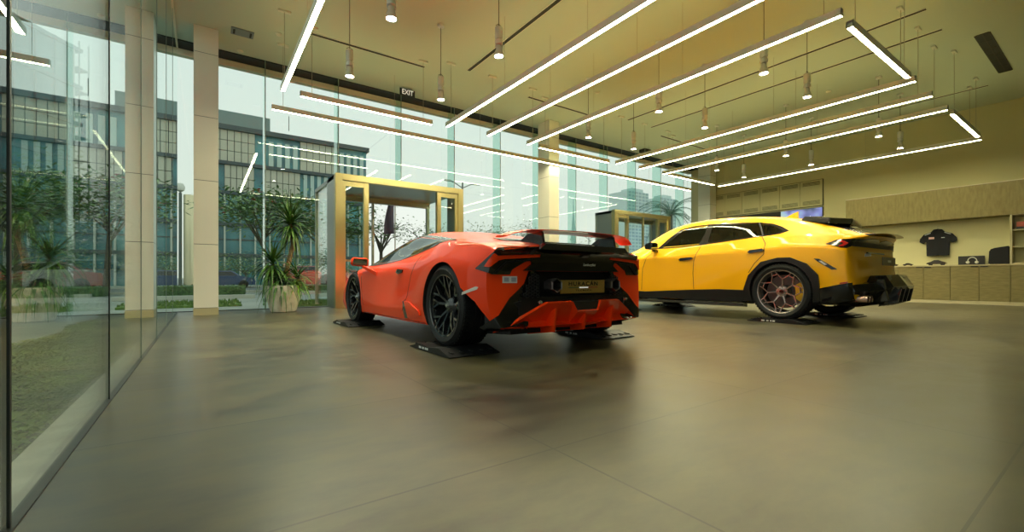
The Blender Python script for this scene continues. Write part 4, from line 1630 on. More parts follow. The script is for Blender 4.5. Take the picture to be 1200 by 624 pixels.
# door with seam, handle, intake, side marker, skirt
door = [(-.95, 2.28, .60), (-.95, 2.20, .24), (-.95, .93, .24), (-.95, .80, .40), (-.95, .74, .60), (-.95, .62, .80), (-.9, .80, .850), (-.9, 1.3, .80), (-.9, 2.1, .728)]
hc.line('door_seam', [Vector(p) for p in door] + [Vector(door[0])], SIDE, 'well_black', 0.007, 0.0015) if False else None
for a, b_ in ((0, 1), (2, 5)):
    hc.line('door_seam', [Vector(p) for p in door[a:b_ + 1]], SIDE, 'well_black', 0.006, 0.0012)
hc.patch('door_handle', hc.pxs([(464.5, 319.5), (466.5, 316), (472.5, 316.5), (471.5, 320), (467, 321.5)]), SIDE, 'gloss_black', 0.012, 0.02)
hc.patch('side_intake', hc.pxs([(472, 353), (475, 351.5), (476.5, 362), (478.5, 373.5), (474.5, 373)]), SIDE, 'gloss_black', 0.003, 0.02)
hc.patch('intake_fin', hc.pxs([(474.5, 352.5), (481, 355), (491, 364), (493, 370), (479.5, 372.5), (477, 362)]), SIDE, 'paint_orange', 0.016, 0.02)
hc.patch('side_skirt', [Vector(p) for p in [(-.95, .36, .13), (-.95, .36, .165), (-.95, 2.22, .155), (-.95, 2.26, .13)]], SIDE, 'satin_black', 0.010, 0.04)
hc.patch('side_marker', hc.pxs([(541, 346), (542, 342.6), (557.5, 336), (560.5, 336.8), (559, 339.6)]), CAMD(550, 341), 'reflector_white', 0.004, 0.02, maxd=1.0)
hc.patch('bumper_sticker', hc.pxs([(588.8, 324), (605.8, 324), (605.8, 332), (588.8, 332)]), CAMD(597, 328), 'sticker', 0.003, 0.02, mirror=False, maxd=1.0)
for a in (590.5, 599):
    hc.patch('sticker_print', hc.pxs([(a, 325.5), (a + 5.5, 325.5), (a + 5.5, 330.5), (a, 330.5)]), CAMD(597, 328), 'sticker_grey', 0.0045, 0.02, mirror=False, maxd=1.0)

wr = make_wheel(hc, 'wheel', 0.345, 0.305, 0.262, 'rim_black', ('caliper_dark', 0.4, 1.3), 'twin')
wf = make_wheel(hc, 'wheel', 0.327, 0.245, 0.258, 'rim_black', ('caliper_dark', 1.8, 2.7), 'twin')
XO_R, XO_F = 0.965 - 0.305 / 2 - 0.01, 0.955 - 0.245 / 2 - 0.01
wr.location = (-XO_R, 0, 0.345)
c_ = copy_tree(wr, hc.root, (XO_R, 0, 0.345), PI)
wf.location = (-XO_F, 2.62, 0.327)
c_ = copy_tree(wf, hc.root, (XO_F, 2.62, 0.327), PI)


def to_world(car, p):
    return car.mw @ Vector(p)


for (p, lab) in (((-XO_R, 0, 0), 'black wheel skate under the near rear wheel of the orange red car'), ((XO_R, 0, 0), 'black wheel skate under the far rear wheel of the orange red car'),
                 ((-XO_F, 2.62, 0), 'black wheel skate under the near front wheel of the orange red car'), ((XO_F, 2.62, 0), 'black wheel skate under the far front wheel of the orange red car')):
    q = to_world(hc, p)
    s_ = wheel_skate(q.x - 0.055 * (1 if p[0] < 0 else -1), q.y, lab)
    s_.rotation_euler = (0, 0, HRZ)

# ---------------------------------------------------------------- yellow SUV
UL = Vector((7.56, 2.86, SKATE))
urows = [
    [(0, -.98, .30), (.6, -.96, .30), (.84, -.88, .32), (.905, -.84, .45), (.925, -.80, .70), (.895, -.78, .93), (.80, -.82, 1.08), (.55, -.93, 1.115), (0, -.98, 1.13)],
    row(-.70, (0, .25), (.7, .25), (.93, .28), (.975, .42), (.98, .72), (.955, .96), (.83, 1.13), (.61, 1.205), (0, 1.24)),
    row(-.40, (0, .22), (.7, .22), (.95, .26), (.99, .42), (1.0, .75), (.98, 1.0), (.84, 1.17), (.62, 1.32), (0, 1.36)),
    row(-.08, (0, .2), (.7, .2), (.95, .24), (.99, .42), (1.005, .78), (.985, 1.02), (.855, 1.20), (.635, 1.43), (0, 1.48)),
    row(.35, (0, .2), (.7, .2), (.95, .23), (.98, .41), (.99, .77), (.97, 1.0), (.87, 1.18), (.65, 1.505), (0, 1.56)),
    row(.80, (0, .2), (.7, .2), (.94, .22), (.965, .40), (.96, .74), (.95, .975), (.88, 1.145), (.655, 1.55), (0, 1.61)),
    row(1.25, (0, .2), (.7, .2), (.94, .22), (.96, .385), (.945, .70), (.945, .96), (.88, 1.115), (.66, 1.568), (0, 1.625)),
    row(1.70, (0, .2), (.7, .2), (.94, .22), (.96, .37), (.945, .70), (.945, .95), (.88, 1.095), (.665, 1.545), (0, 1.61)),
    row(2.10, (0, .2), (.7, .2), (.94, .22), (.965, .36), (.96, .71), (.955, .94), (.88, 1.08), (.69, 1.44), (0, 1.52)),
    row(2.50, (0, .2), (.7, .2), (.95, .23), (.98, .38), (.985, .73), (.965, .945), (.87, 1.06), (.74, 1.19), (0, 1.29)),
    row(2.88, (0, .2), (.7, .2), (.95, .24), (.985, .40), (1.0, .74), (.97, .945), (.87, 1.035), (.6, 1.06), (0, 1.10)),
    row(3.25, (0, .2), (.7, .2), (.94, .24), (.98, .40), (.985, .72), (.95, .91), (.83, .985), (.5, 1.005), (0, 1.03)),
    row(3.62, (0, .22), (.65, .22), (.88, .25), (.92, .40), (.93, .65), (.89, .82), (.76, .90), (.45, .93), (0, .95)),
    [(0, 4.00, .26), (.5, 3.96, .26), (.78, 3.84, .27), (.82, 3.80, .40), (.80, 3.82, .62), (.74, 3.86, .74), (.62, 3.90, .80), (.4, 3.95, .82), (0, 3.98, .83)],
]
uc = Car('sport_utility_vehicle', UL, 0.0, urows, {2: .7, 3: .6, 5: .6, 6: .5, 7: .35}, 0.35, (2, 13), 'paint_yellow')
tag(uc.root, 'bright yellow sport utility vehicle with black lower trim on wheel skates', 'car')
UCD = lambda u, v: (uc.inv.to_3x3() @ ray(u, v)).normalized()
uwin_px = [(772, 291.8), (784, 281), (799, 269.5), (815, 265.5), (832, 263.5), (866, 261.8), (890, 261.3), (905, 262.8), (915, 266), (923, 270.8), (912, 274.2), (900, 276.2), (861, 281.5), (822, 287.2), (795, 290)]
uwin = uc.pxs(uwin_px)
wc = sum(uwin, Vector()) / len(uwin)
cuts = []
for y in (0.0, 3.0):
    for s in (-1, 1):
        c = MB()
        x0_, x1_ = (s * 0.55, s * 1.3)
        c.lathe([(0.412, min(x0_, x1_)), (0.412, max(x0_, x1_))], 48, 'X', (0, y, 0.40))
        cuts.append(c)
c = MB()
c.prism([(-1.3, p.y + (wc.y - p.y) * 0.06, p.z + (wc.z - p.z) * 0.16) for p in uwin], (2.6, 0, 0))
cuts.append(c)
c = MB()   # plate recess
c.prism([(-0.42, -1.3, 0.70), (0.42, -1.3, 0.70), (0.34, -1.3, 0.90), (-0.34, -1.3, 0.90)], (0, 0.385, 0))
cuts.append(c)
ub = boolean_cut(uc.me, ['paint_yellow', 'satin_black'], cuts, 'body')
ub.parent = uc.root
ring_patch(uc, 'window_surround', uwin, 1.02, 0.93, SIDE, 'gloss_black', 0.004)
fw_ = uc.pxs([(773, 291.3), (785, 281), (799.5, 270), (815, 266), (832, 264), (829, 271), (820, 287.2), (795, 289.6)])
uc.patch('front_door_window', fw_, SIDE, 'car_glass', 0.002, 0.05, skirt=0.002)
uc.patch('window_pillar', uc.pxs([(831, 263.5), (836, 263.3), (833, 274), (829.5, 286.5), (819, 287.6), (827, 273)]), SIDE, 'gloss_black', 0.006, 0.03)
uc.patch('rear_door_window', uc.pxs([(836, 263.8), (866, 262.3), (889, 261.8), (893.5, 276.6), (861, 281), (830, 285.8)]), SIDE, 'privacy_glass', 0.002, 0.05, skirt=0.002)
uc.patch('quarter_window', uc.pxs([(891, 262), (904, 263.2), (914, 266.4), (921.5, 270.7), (911, 273.8), (895.5, 276)]), SIDE, 'privacy_glass', 0.002, 0.04, skirt=0.002)
uc.line('window_divider', uc.pxs([(890, 261.5), (892, 268), (894.5, 276.8)]), SIDE, 'satin_black', 0.02, 0.006)
seats(uc, [(-0.40, 1.35), (0.40, 1.35), (-0.42, 0.42), (0.42, 0.42)], 0.85, 1.47)
MB().bbox(-0.78, 0.78, 2.0, 2.35, 0.95, 1.13, 0.05).build('dashboard', 'seat_leather', uc.root, True)
MB().lathe([(0.17, -0.014), (0.186, 0.0), (0.17, 0.014), (0.152, 0.0)], 28, 'Y', (-0.40, 1.86, 1.12), closed=True).build('steering_wheel', 'seat_leather', uc.root, True)
MB().bbox(-0.12, 0.12, 1.93, 1.96, 1.38, 1.44, 0.01).build('inner_mirror', 'satin_black', uc.root)
uc.patch('windscreen', [(-.58, 1.78, 1), (.58, 1.78, 1), (.68, 2.4, 1), (.66, 2.62, 1), (0, 2.76, 1), (-.66, 2.62, 1), (-.68, 2.4, 1)], (0, 0, -1), 'gloss_black', 0.003, 0.06, False)
uc.patch('rear_window', [(-.50, -.30, 1), (.50, -.30, 1), (.58, -.80, 1), (-.58, -.80, 1)], (0, 0, -1), 'gloss_black', 0.004, 0.06, False)
uc.patch('grille', [(-.62, 4, .30), (.62, 4, .30), (.60, 4, .56), (-.60, 4, .56)], (0, -1, 0), 'satin_black', 0.006, 0.05, False)
uc.patch('headlight', [(.52, 3.9, .66), (.84, 3.7, .70), (.84, 3.7, .78), (.60, 3.9, .755)], (0, -1, 0), 'gloss_black', 0.004, 0.04)
# roof spoiler
m_ = MB()
for s in (-1, 1):
    m_.hexa([(s * .005, -.10, 1.44), (s * .60, -.10, 1.39), (s * .62, -.46, 1.325), (s * .005, -.52, 1.35)],
            [(s * .005, -.14, 1.505), (s * .56, -.14, 1.455), (s * .60, -.47, 1.40), (s * .005, -.54, 1.425)])
o = m_.build('roof_spoiler', 'gloss_black', uc.root)
bmx = bmesh.new()
bmx.from_mesh(o.data)
bmesh.ops.bevel(bmx, geom=bmx.edges[:], offset=0.008, segments=2, affect='EDGES')
bmx.to_mesh(o.data)
bmx.free()
MB().hexa([(-.03, .34, 1.53), (.03, .34, 1.53), (.014, .16, 1.50), (-.014, .16, 1.50)], [(-.008, .24, 1.585), (.008, .24, 1.585), (.004, .16, 1.615), (-.004, .16, 1.615)]).build('roof_antenna', 'paint_yellow', uc.root)
# tail lip spoiler
secs = []
for x in (-.56, -.48, -.35, 0, .35, .48, .56):
    a = abs(x)
    secs.append((x, -.80 + .06 * a, -1.03 + .22 * a * a, 1.150 - .035 * a * a, .022, .012))
wing(secs, 'tail_spoiler', 'carbon', uc.root)

UR = UCD(1000, 288)
uc.patch('tail_light', uc.pxs([(967.6, 286), (982, 281), (1000, 280), (1020, 280.3), (1030, 280.8), (1030, 286.6), (1019, 286), (1002, 286.6), (992, 291), (985, 290.4)]), UR, 'gloss_black', 0.006, 0.02, maxd=1.0)
uc.patch('light_lens', uc.pxs([(981, 283.2), (987, 282), (994, 285.2), (988, 289.2), (983, 289), (988.5, 285.6)]), UR, 'lamp_red', 0.010, 0.015, maxd=1.0)
uc.patch('light_bar', symx([(-.80, -1, .985), (-.82, -1, 1.045)]), BD, 'satin_black', 0.006, 0.04, False)
uc.patch('rear_black_band', symx([(-.30, -1, .945), (-.34, -1, .985)]), BD, 'gloss_black', 0.006, 0.04, False) if False else None
ARC = 0.40
def arch_poly(y0_, flip=1):
    outer_ = [(-.54, .20), (-.50, .42), (-.43, .62), (-.25, .81), (-.02, .862), (.14, .86), (.34, .77), (.47, .62), (.485, .45), (.47, .20)]
    inner_ = [(.41 * math.cos(t), ARC + .41 * math.sin(t)) for t in [math.radians(-25 + i * 230 / 22) for i in range(23)]]
    pts = [(a, z) for a, z in outer_] + inner_[0:]
    return [Vector((-.98, y0_ + flip * a, z)) for a, z in pts]


uc.patch('wheel_arch_trim', arch_poly(0.0, -1), SIDE, 'satin_black', 0.022, 0.03, skirt=0.01)
uc.patch('wheel_arch_trim', arch_poly(3.0, 1), SIDE, 'satin_black', 0.022, 0.03, skirt=0.01)
uc.patch('side_skirt', [Vector(p) for p in [(-.95, .46, .205), (-.95, .46, .40), (-.95, .9, .405), (-.95, 1.5, .38), (-.95, 2.3, .335), (-.95, 2.5, .345), (-.95, 2.5, .205)]], SIDE, 'satin_black', 0.014, 0.05)
m_ = MB()
for s in (-1, 1):
    pass
for s in (-1, 1):
    MB().hexa([(s * .88, .50, .145), (s * 1.0, .50, .165), (s * 1.0, 2.48, .165), (s * .88, 2.48, .145)], [(s * .88, .50, .20), (s * 1.005, .50, .20), (s * 1.005, 2.48, .20), (s * .88, 2.48, .20)]).build('sill_blade', 'carbon', uc.root)
uc.patch('fender_vent', uc.pxs([(737, 306.2), (743, 303), (749, 300.3), (745, 304.6), (741.5, 308.3)]), SIDE, 'gloss_black', 0.005, 0.02)
uc.patch('rear_side_vent', uc.pxs([(953.5, 303.2), (960, 303.6), (967, 307.5), (981.5, 316), (974.5, 316.2), (958, 306.8)]), UCD(967, 309), 'gloss_black', 0.004, 0.02, maxd=1)
uc.patch('side_marker', uc.pxs([(959.5, 306), (962.5, 305.8), (969.5, 310.2), (966.5, 310.8)]), UCD(965, 308), 'reflector_white', 0.008, 0.02, maxd=1)
for pp in ([(796, 304.8), (798, 302.8), (810.5, 301.8), (812.2, 303), (810, 304.6), (798, 306)], [(876.5, 296.2), (879, 293.8), (893.5, 291.8), (896, 293.2), (893.8, 295), (879, 297.2)]):
    uc.patch('door_handle', uc.pxs(pp), SIDE, 'gloss_black', 0.022, 0.02)
uc.line('door_seam', uc.pxs([(822, 288), (817, 296), (813, 306), (812, 320), (813, 339)]), SIDE, 'well_black', 0.008, 0.0015)
uc.line('door_seam', uc.pxs([(893, 277.5), (897, 286), (895, 298), (884, 309), (877, 320)]), SIDE, 'well_black', 0.008, 0.0015)
uc.line('door_seam', uc.pxs([(768, 294), (758, 302), (753, 315), (752, 340)]), SIDE, 'well_black', 0.008, 0.0015)
# lower rear bumper and diffuser
uc.patch('lower_side_trim', [Vector(p) for p in [(-.98, -.47, .25), (-.98, -.47, .44), (-.97, -.66, .49), (-.93, -.80, .52), (-.93, -.82, .30)]], SIDE, 'gloss_black', 0.014, 0.03)
m_ = MB()
prf = [(.965, [(-.50, .44), (-.60, .455), (-.64, .40), (-.60, .30), (-.50, .25)]),
       (.90, [(-.62, .49), (-.80, .49), (-.84, .41), (-.76, .29), (-.60, .23)]),
       (.64, [(-.78, .50), (-.945, .515), (-.985, .42), (-.86, .30), (-.68, .22)]),
       (.50, [(-.84, .53), (-.99, .545), (-1.04, .43), (-.93, .28), (-.70, .20)]),
       (.44, [(-.86, .61), (-1.02, .615), (-1.10, .47), (-1.00, .25), (-.72, .19)]),
       (.0, [(-.86, .62), (-1.04, .625), (-1.13, .48), (-1.03, .25), (-.72, .19)])]
prf = [(-x, q) for x, q in prf] + [(x, q) for x, q in prf[-2::-1]]
vs, fs = [], []
for x, q in prf:
    vs += [(x, y, z) for y, z in q]
for i in range(len(prf) - 1):
    for k_ in range(5):
        fs.append((i * 5 + k_, i * 5 + (k_ + 1) % 5, i * 5 + 5 + (k_ + 1) % 5, i * 5 + 5 + k_))
fs += [(0, 1, 2, 3, 4), tuple((len(prf) - 1) * 5 + 4 - k_ for k_ in range(5))]
m_.add(vs, fs)
m_.build('lower_bumper', 'gloss_black', uc.root)
for s in (-1, 1):
    for x in (.80, .68):
        MB().lathe([(.040, -.76), (.046, -.93), (.044, -.945), (.038, -.94), (.035, -.78)], 28, 'Y', (s * x, 0, .315), closed=True).build('exhaust_pipe', 'exhaust_warm', uc.root, True)
        MB().lathe([(0, -.84), (.037, -.84), (.037, -.81), (0, -.81)], 20, 'Y', (s * x, 0, .315)).build('exhaust_core', 'well_black', uc.root)
    MB().hexa([(s * .44, -1.06, .29), (s * .47, -1.05, .29), (s * .47, -.98, .27), (s * .44, -.98, .27)], [(s * .52, -1.03, .56), (s * .55, -1.02, .56), (s * .55, -.96, .56), (s * .52, -.96, .56)]).build('bumper_blade', 'carbon', uc.root)
for x in (-.26, -.09, .09, .26):
    MB().hexa([(x - .010, -.90, .20), (x + .010, -.90, .20), (x + .010, -1.10, .27), (x - .010, -1.10, .27)], [(x - .010, -.95, .40), (x + .010, -.95, .40), (x + .010, -1.135, .44), (x - .010, -1.135, .44)]).build('diffuser_fin', 'carbon', uc.root)
uc.patch('bumper_reflector', uc.pxs([(984, 331.6), (993, 330.4), (993, 332.0), (984, 333)]), UCD(988, 331), 'lamp_red', 0.022, 0.02, maxd=1)
# plate and marks
up_ = MB().bbox(-0.26, 0.26, -0.945, -0.935, 0.745, 0.855, 0.003).build('number_plate', 'plate_dark', uc.root)
up_['label'] = 'dark number plate'
text_obj('plate_text', 'URUS', 0.04, 'silver_text', up_, (0, -0.9465, 0.80), (PI / 2, 0, 0), 0.0005, 0.001, 0, 1.3)
uc.patch('badge_plate', symx([(-.33, -1, .905), (-.33, -1, .925)]), BD, 'gloss_black', 0.02, 0.04, False)
uc.patch('bumper_sticker', uc.pxs([(1013.5, 297.4), (1020.5, 297), (1020.5, 300.6), (1013.5, 301)]), UCD(1017, 299), 'sticker', 0.004, 0.02, mirror=False, maxd=1)
# mirrors
for s in (-1, 1):
    mr_ = empty('door_mirror', (s * 1.05, 2.08, 1.135), 0, uc.root)
    X = lambda a: a * s
    m_ = MB()
    m_.hexa([(X(-.10), -.05, -.07), (X(.12), -.05, -.06), (X(.09), .11, -.04), (X(-.07), .11, -.05)],
            [(X(-.10), -.05, .07), (X(.11), -.05, .075), (X(.08), .11, .05), (X(-.08), .11, .04)])
    o = m_.build('mirror_shell', 'gloss_black', mr_)
    bmx = bmesh.new()
    bmx.from_mesh(o.data)
    bmesh.ops.bevel(bmx, geom=bmx.edges[:], offset=0.016, segments=3, affect='EDGES')
    bmx.to_mesh(o.data)
    bmx.free()
    m_ = MB()
    m_.box(min(X(-.085), X(.095)), max(X(-.085), X(.095)), -.054, -.046, -.05, .055)
    m_.build('mirror_glass', 'mirror_glass', mr_)
    MB().hexa([(X(-.06), -.02, -.09), (X(-.06), .05, -.09), (X(-.20), .08, -.10), (X(-.20), 0, -.10)], [(X(-.06), -.02, -.05), (X(-.06), .05, -.05), (X(-.20), .08, -.06), (X(-.20), 0, -.06)]).build('mirror_arm', 'gloss_black', mr_)
uw = make_wheel(uc, 'wheel', 0.390, 0.305, 0.300, 'rim_bronze', ('caliper_yellow', 2.6, 3.7), 'honey')
XU = 1.0 - 0.305 / 2 - 0.005
uw.location = (-XU, 0, 0.390)
copy_tree(uw, uc.root, (XU, 0, 0.390), PI)
copy_tree(uw, uc.root, (-XU, 3.0, 0.390), 0)
copy_tree(uw, uc.root, (XU, 3.0, 0.390), PI)
for (p, lab) in (((-XU, 0, 0), 'black wheel skate under the near rear wheel of the yellow car'), ((XU, 0, 0), 'black wheel skate under the far rear wheel of the yellow car'),
                 ((-XU, 3.0, 0), 'black wheel skate under the near front wheel of the yellow car'), ((XU, 3.0, 0), 'black wheel skate under the far front wheel of the yellow car')):
    q = to_world(uc, p)
    wheel_skate(q.x - 0.055 * (1 if p[0] < 0 else -1), q.y, lab)
# ================================================================== OUTSIDE
principled('paving', (0.30, 0.33, 0.29), 0.7)
noisy(M['paving'], 0.6, (0.24, 0.27, 0.24), (0.36, 0.38, 0.33), 6)
principled('asphalt', (0.13, 0.15, 0.15), 0.8)
principled('stone_kerb', (0.50, 0.50, 0.42), 0.7)
principled('hedge_green', (0.03, 0.08, 0.02), 0.6)
noisy(M['hedge_green'], 14, (0.02, 0.06, 0.02), (0.09, 0.19, 0.05), 5, 0.8)
principled('lawn', (0.10, 0.20, 0.03), 0.8)
noisy(M['lawn'], 18, (0.06, 0.14, 0.02), (0.16, 0.27, 0.05), 6, 0.5)
principled('bed_soil', (0.035, 0.035, 0.018), 0.9)
principled('cover_leaf', (0.09, 0.14, 0.03), 0.5)
noisy(M['cover_leaf'], 2.2, (0.06, 0.12, 0.012), (0.24, 0.34, 0.05), 3)
principled('tree_leaf', (0.05, 0.12, 0.03), 0.55)
noisy(M['tree_leaf'], 1.4, (0.07, 0.16, 0.05), (0.22, 0.36, 0.10), 3)
principled('tree_bark', (0.10, 0.085, 0.06), 0.85)
principled('flower_red', (0.55, 0.07, 0.05), 0.5)
principled('palm_leaf', (0.06, 0.16, 0.10), 0.5)
principled('teal_glazing', (0.015, 0.10, 0.125), 0.25, 0, 0.7)
noisy(M['teal_glazing'], 0.35, (0.03, 0.13, 0.17), (0.08, 0.34, 0.36), 2)
principled('pale_glazing', (0.52, 0.66, 0.60), 0.15)
principled('cream_stone', (0.60, 0.58, 0.46), 0.7)
principled('dark_frame', (0.06, 0.085, 0.095), 0.5)
principled('mullion_white', (0.55, 0.58, 0.50), 0.5)
principled('penthouse_grey', (0.22, 0.30, 0.29), 0.7)
principled('tower_glass', (0.03, 0.07, 0.075), 0.15, 0, 0.6)
noisy(M['tower_glass'], 0.18, (0.03, 0.09, 0.11), (0.12, 0.26, 0.27), 3)
principled('tower_slab', (0.10, 0.14, 0.15), 0.6)
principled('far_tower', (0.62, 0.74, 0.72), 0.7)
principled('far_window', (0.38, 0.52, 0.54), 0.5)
principled('totem_cream', (0.90, 0.80, 0.52), 0.3, 0.4)
principled('pole_grey', (0.12, 0.15, 0.14), 0.5)
principled('globe', (0.8, 0.8, 0.7), 0.4)
principled('car_silver', (0.45, 0.47, 0.46), 0.3, 0.2, 0.5, 1)
principled('car_maroon', (0.35, 0.10, 0.09), 0.3, 0.0, 0.5, 1)
principled('car_white', (0.6, 0.6, 0.57), 0.3, 0.0, 0.5, 1)
principled('car_blue', (0.03, 0.07, 0.18), 0.3, 0.0, 0.5, 1)
principled('flag_cloth', (0.13, 0.10, 0.14), 0.8)
GZ = -0.06

struct('ground', MB().box(-300, 900, -60, 1200, GZ - 0.3, GZ - 0.004), 'paving', 'pale paved ground outside the showroom')
struct('planting_bed', MB().box(-1.34, XL - 0.13, YF, 10.3, GZ - 0.002, -0.02), 'bed_soil', 'soil of the narrow bed outside the left glass wall')
struct('road', MB().box(-120, 150, 24.5, 36.0, GZ - 0.004, GZ + 0.004), 'asphalt', 'grey asphalt road beyond the hedges')
struct('kerb_strip', MB().box(-120, 150, 24.2, 24.5, GZ - 0.004, GZ + 0.09), 'stone_kerb', 'stone kerb on the near side of the road')
struct('far_kerb', MB().box(-120, 150, 36.0, 36.3, GZ - 0.004, GZ + 0.09), 'stone_kerb', 'stone kerb on the far side of the road')

# ground cover in the bed
random.seed(21)
m_ = MB()
vs, fs = [], []
for i in range(26000):
    y = 0.6 + (random.random() ** 1.35) * 9.6
    x = random.uniform(-1.36 + 0.06 * math.sin(y * 3), XL - 0.14)
    s = random.uniform(0.010, 0.022)
    z = -0.015 + random.uniform(0.0, 0.05) * (1 - 0.3 * random.random())
    a = random.uniform(0, 2 * PI)
    t_ = random.uniform(-0.6, 0.6)
    dx, dy = math.cos(a) * s, math.sin(a) * s
    ex, ey = -math.sin(a) * s * .6, math.cos(a) * s * .6
    n = len(vs)
    vs += [(x - dx, y - dy, z - t_ * s), (x + ex, y + ey, z + s * .3), (x + dx, y + dy, z + t_ * s), (x - ex, y - ey, z + s * .3)]
    fs.append((n, n + 1, n + 2, n + 3))
m_.add(vs, fs)
o = m_.build('ground_cover', 'cover_leaf', None, False, fix=False)
tag(o, 'low green ground cover plants in the strip outside the left glass', 'ground cover', None, 'stuff')


def hedge(x0, x1, y0, y1, h, label, mat='hedge_green'):
    """clipped hedge: noisy box with leaf tufts"""
    t = bmesh.new()
    bmesh.ops.create_cube(t, size=1.0)
    for v in t.verts:
        v.co = Vector(((x0 + x1) / 2 + v.co.x * (x1 - x0), (y0 + y1) / 2 + v.co.y * (y1 - y0), GZ + h / 2 + v.co.z * h))
    n = max(1, int((x1 - x0) / 0.35))
    es = [e for e in t.edges if abs(e.verts[0].co.x - e.verts[1].co.x) > 1e-3]
    bmesh.ops.subdivide_edges(t, edges=es, cuts=min(n, 90), use_grid_fill=True)
    es = [e for e in t.edges if abs(e.verts[0].co.x - e.verts[1].co.x) < 1e-3]
    bmesh.ops.subdivide_edges(t, edges=es, cuts=2, use_grid_fill=True)
    for v in t.verts:
        q = noise.noise_vector(v.co * 2.3) * 0.05
        v.co += q
        if v.co.z < GZ + 0.02:
            v.co.z = GZ
    t.verts.index_update()
    m_ = MB()
    m_.add([v.co.copy() for v in t.verts], [[v.index for v in f.verts] for f in t.faces])
    # leaves
    vs, fs = [], []
    cnt = int(min(2600, (x1 - x0) * 90))
    for i in range(cnt):
        x = random.uniform(x0, x1)
        if random.random() < .5:
            y, z = y0 - 0.01, GZ + random.uniform(0.03, h)
        else:
            y, z = random.uniform(y0, y1), GZ + h
        s = random.uniform(0.03, 0.06)
        a, b_ = random.uniform(0, PI), random.uniform(-1, 1)
        d1 = Vector((math.cos(a), math.sin(a) * .4, b_)).normalized() * s
        d2 = Vector((-math.sin(a), math.cos(a), .4)).normalized() * s * .6
        p = Vector((x, y, z + random.uniform(-.02, .04)))
        n_ = len(vs)
        vs += [p - d1, p + d2, p + d1, p - d2]
        fs.append((n_, n_ + 1, n_ + 2, n_ + 3))
    m_.add(vs, fs)
    o = m_.build('hedge', mat, None, False, fix=False)
    return tag(o, label, 'hedge')


hedge(-9.0, 1.2, 18.0, 19.2, 0.40, 'low clipped hedge outside, left of the first column and running behind it')
hedge(2.2, 16.0, 21.6, 22.6, 0.34, 'low clipped hedge outside behind the potted plant, before the road')
hedge(-30.0, -5.5, 26.8 - 4.5, 28.0 - 4.5, 0.42, 'long low hedge outside at the far left behind the glass wall')
hedge(17.0, 40.0, 22.2, 23.2, 0.45, 'low hedge outside behind the entrances')
struct('low_wall', MB().box(-9.0, 1.4, 17.0, 17.35, GZ, GZ + 0.12), 'stone_kerb', 'low pale stone kerb in front of the left hedge')
struct('low_wall', MB().box(2.4, 16.0, 20.6, 20.9, GZ, GZ + 0.12), 'stone_kerb', 'low pale stone kerb behind the potted plant outside')


def lawn(x0, x1, y0, y1, label):
    m_ = MB()
    m_.box(x0, x1, y0, y1, GZ - 0.002, GZ + 0.05)
    vs, fs = [], []
    for i in range(1400):
        x, y = random.uniform(x0, x1), random.uniform(y0, y1)
        a = random.uniform(0, PI)
        s = random.uniform(0.015, 0.03)
        n_ = len(vs)
        vs += [(x - math.cos(a) * s, y - math.sin(a) * s, GZ + 0.05), (x + math.cos(a) * s, y + math.sin(a) * s, GZ + 0.05), (x + random.uniform(-.02, .02), y, GZ + 0.05 + random.uniform(.05, .1))]
        fs.append((n_, n_ + 1, n_ + 2))
    m_.add(vs, fs)
    return tag(m_.build('lawn_patch', 'lawn', None, False, fix=False), label, 'lawn', None, 'stuff')


lawn(-3.2, 0.75, 12.4, 14.2, 'bright strip of grass outside behind the left column')
lawn(1.5, 3.4, 11.4, 12.6, 'short strip of grass outside behind the potted plant')
lawn(-16, -4.2, 15.3, 16.8, 'strip of grass outside at the far left')


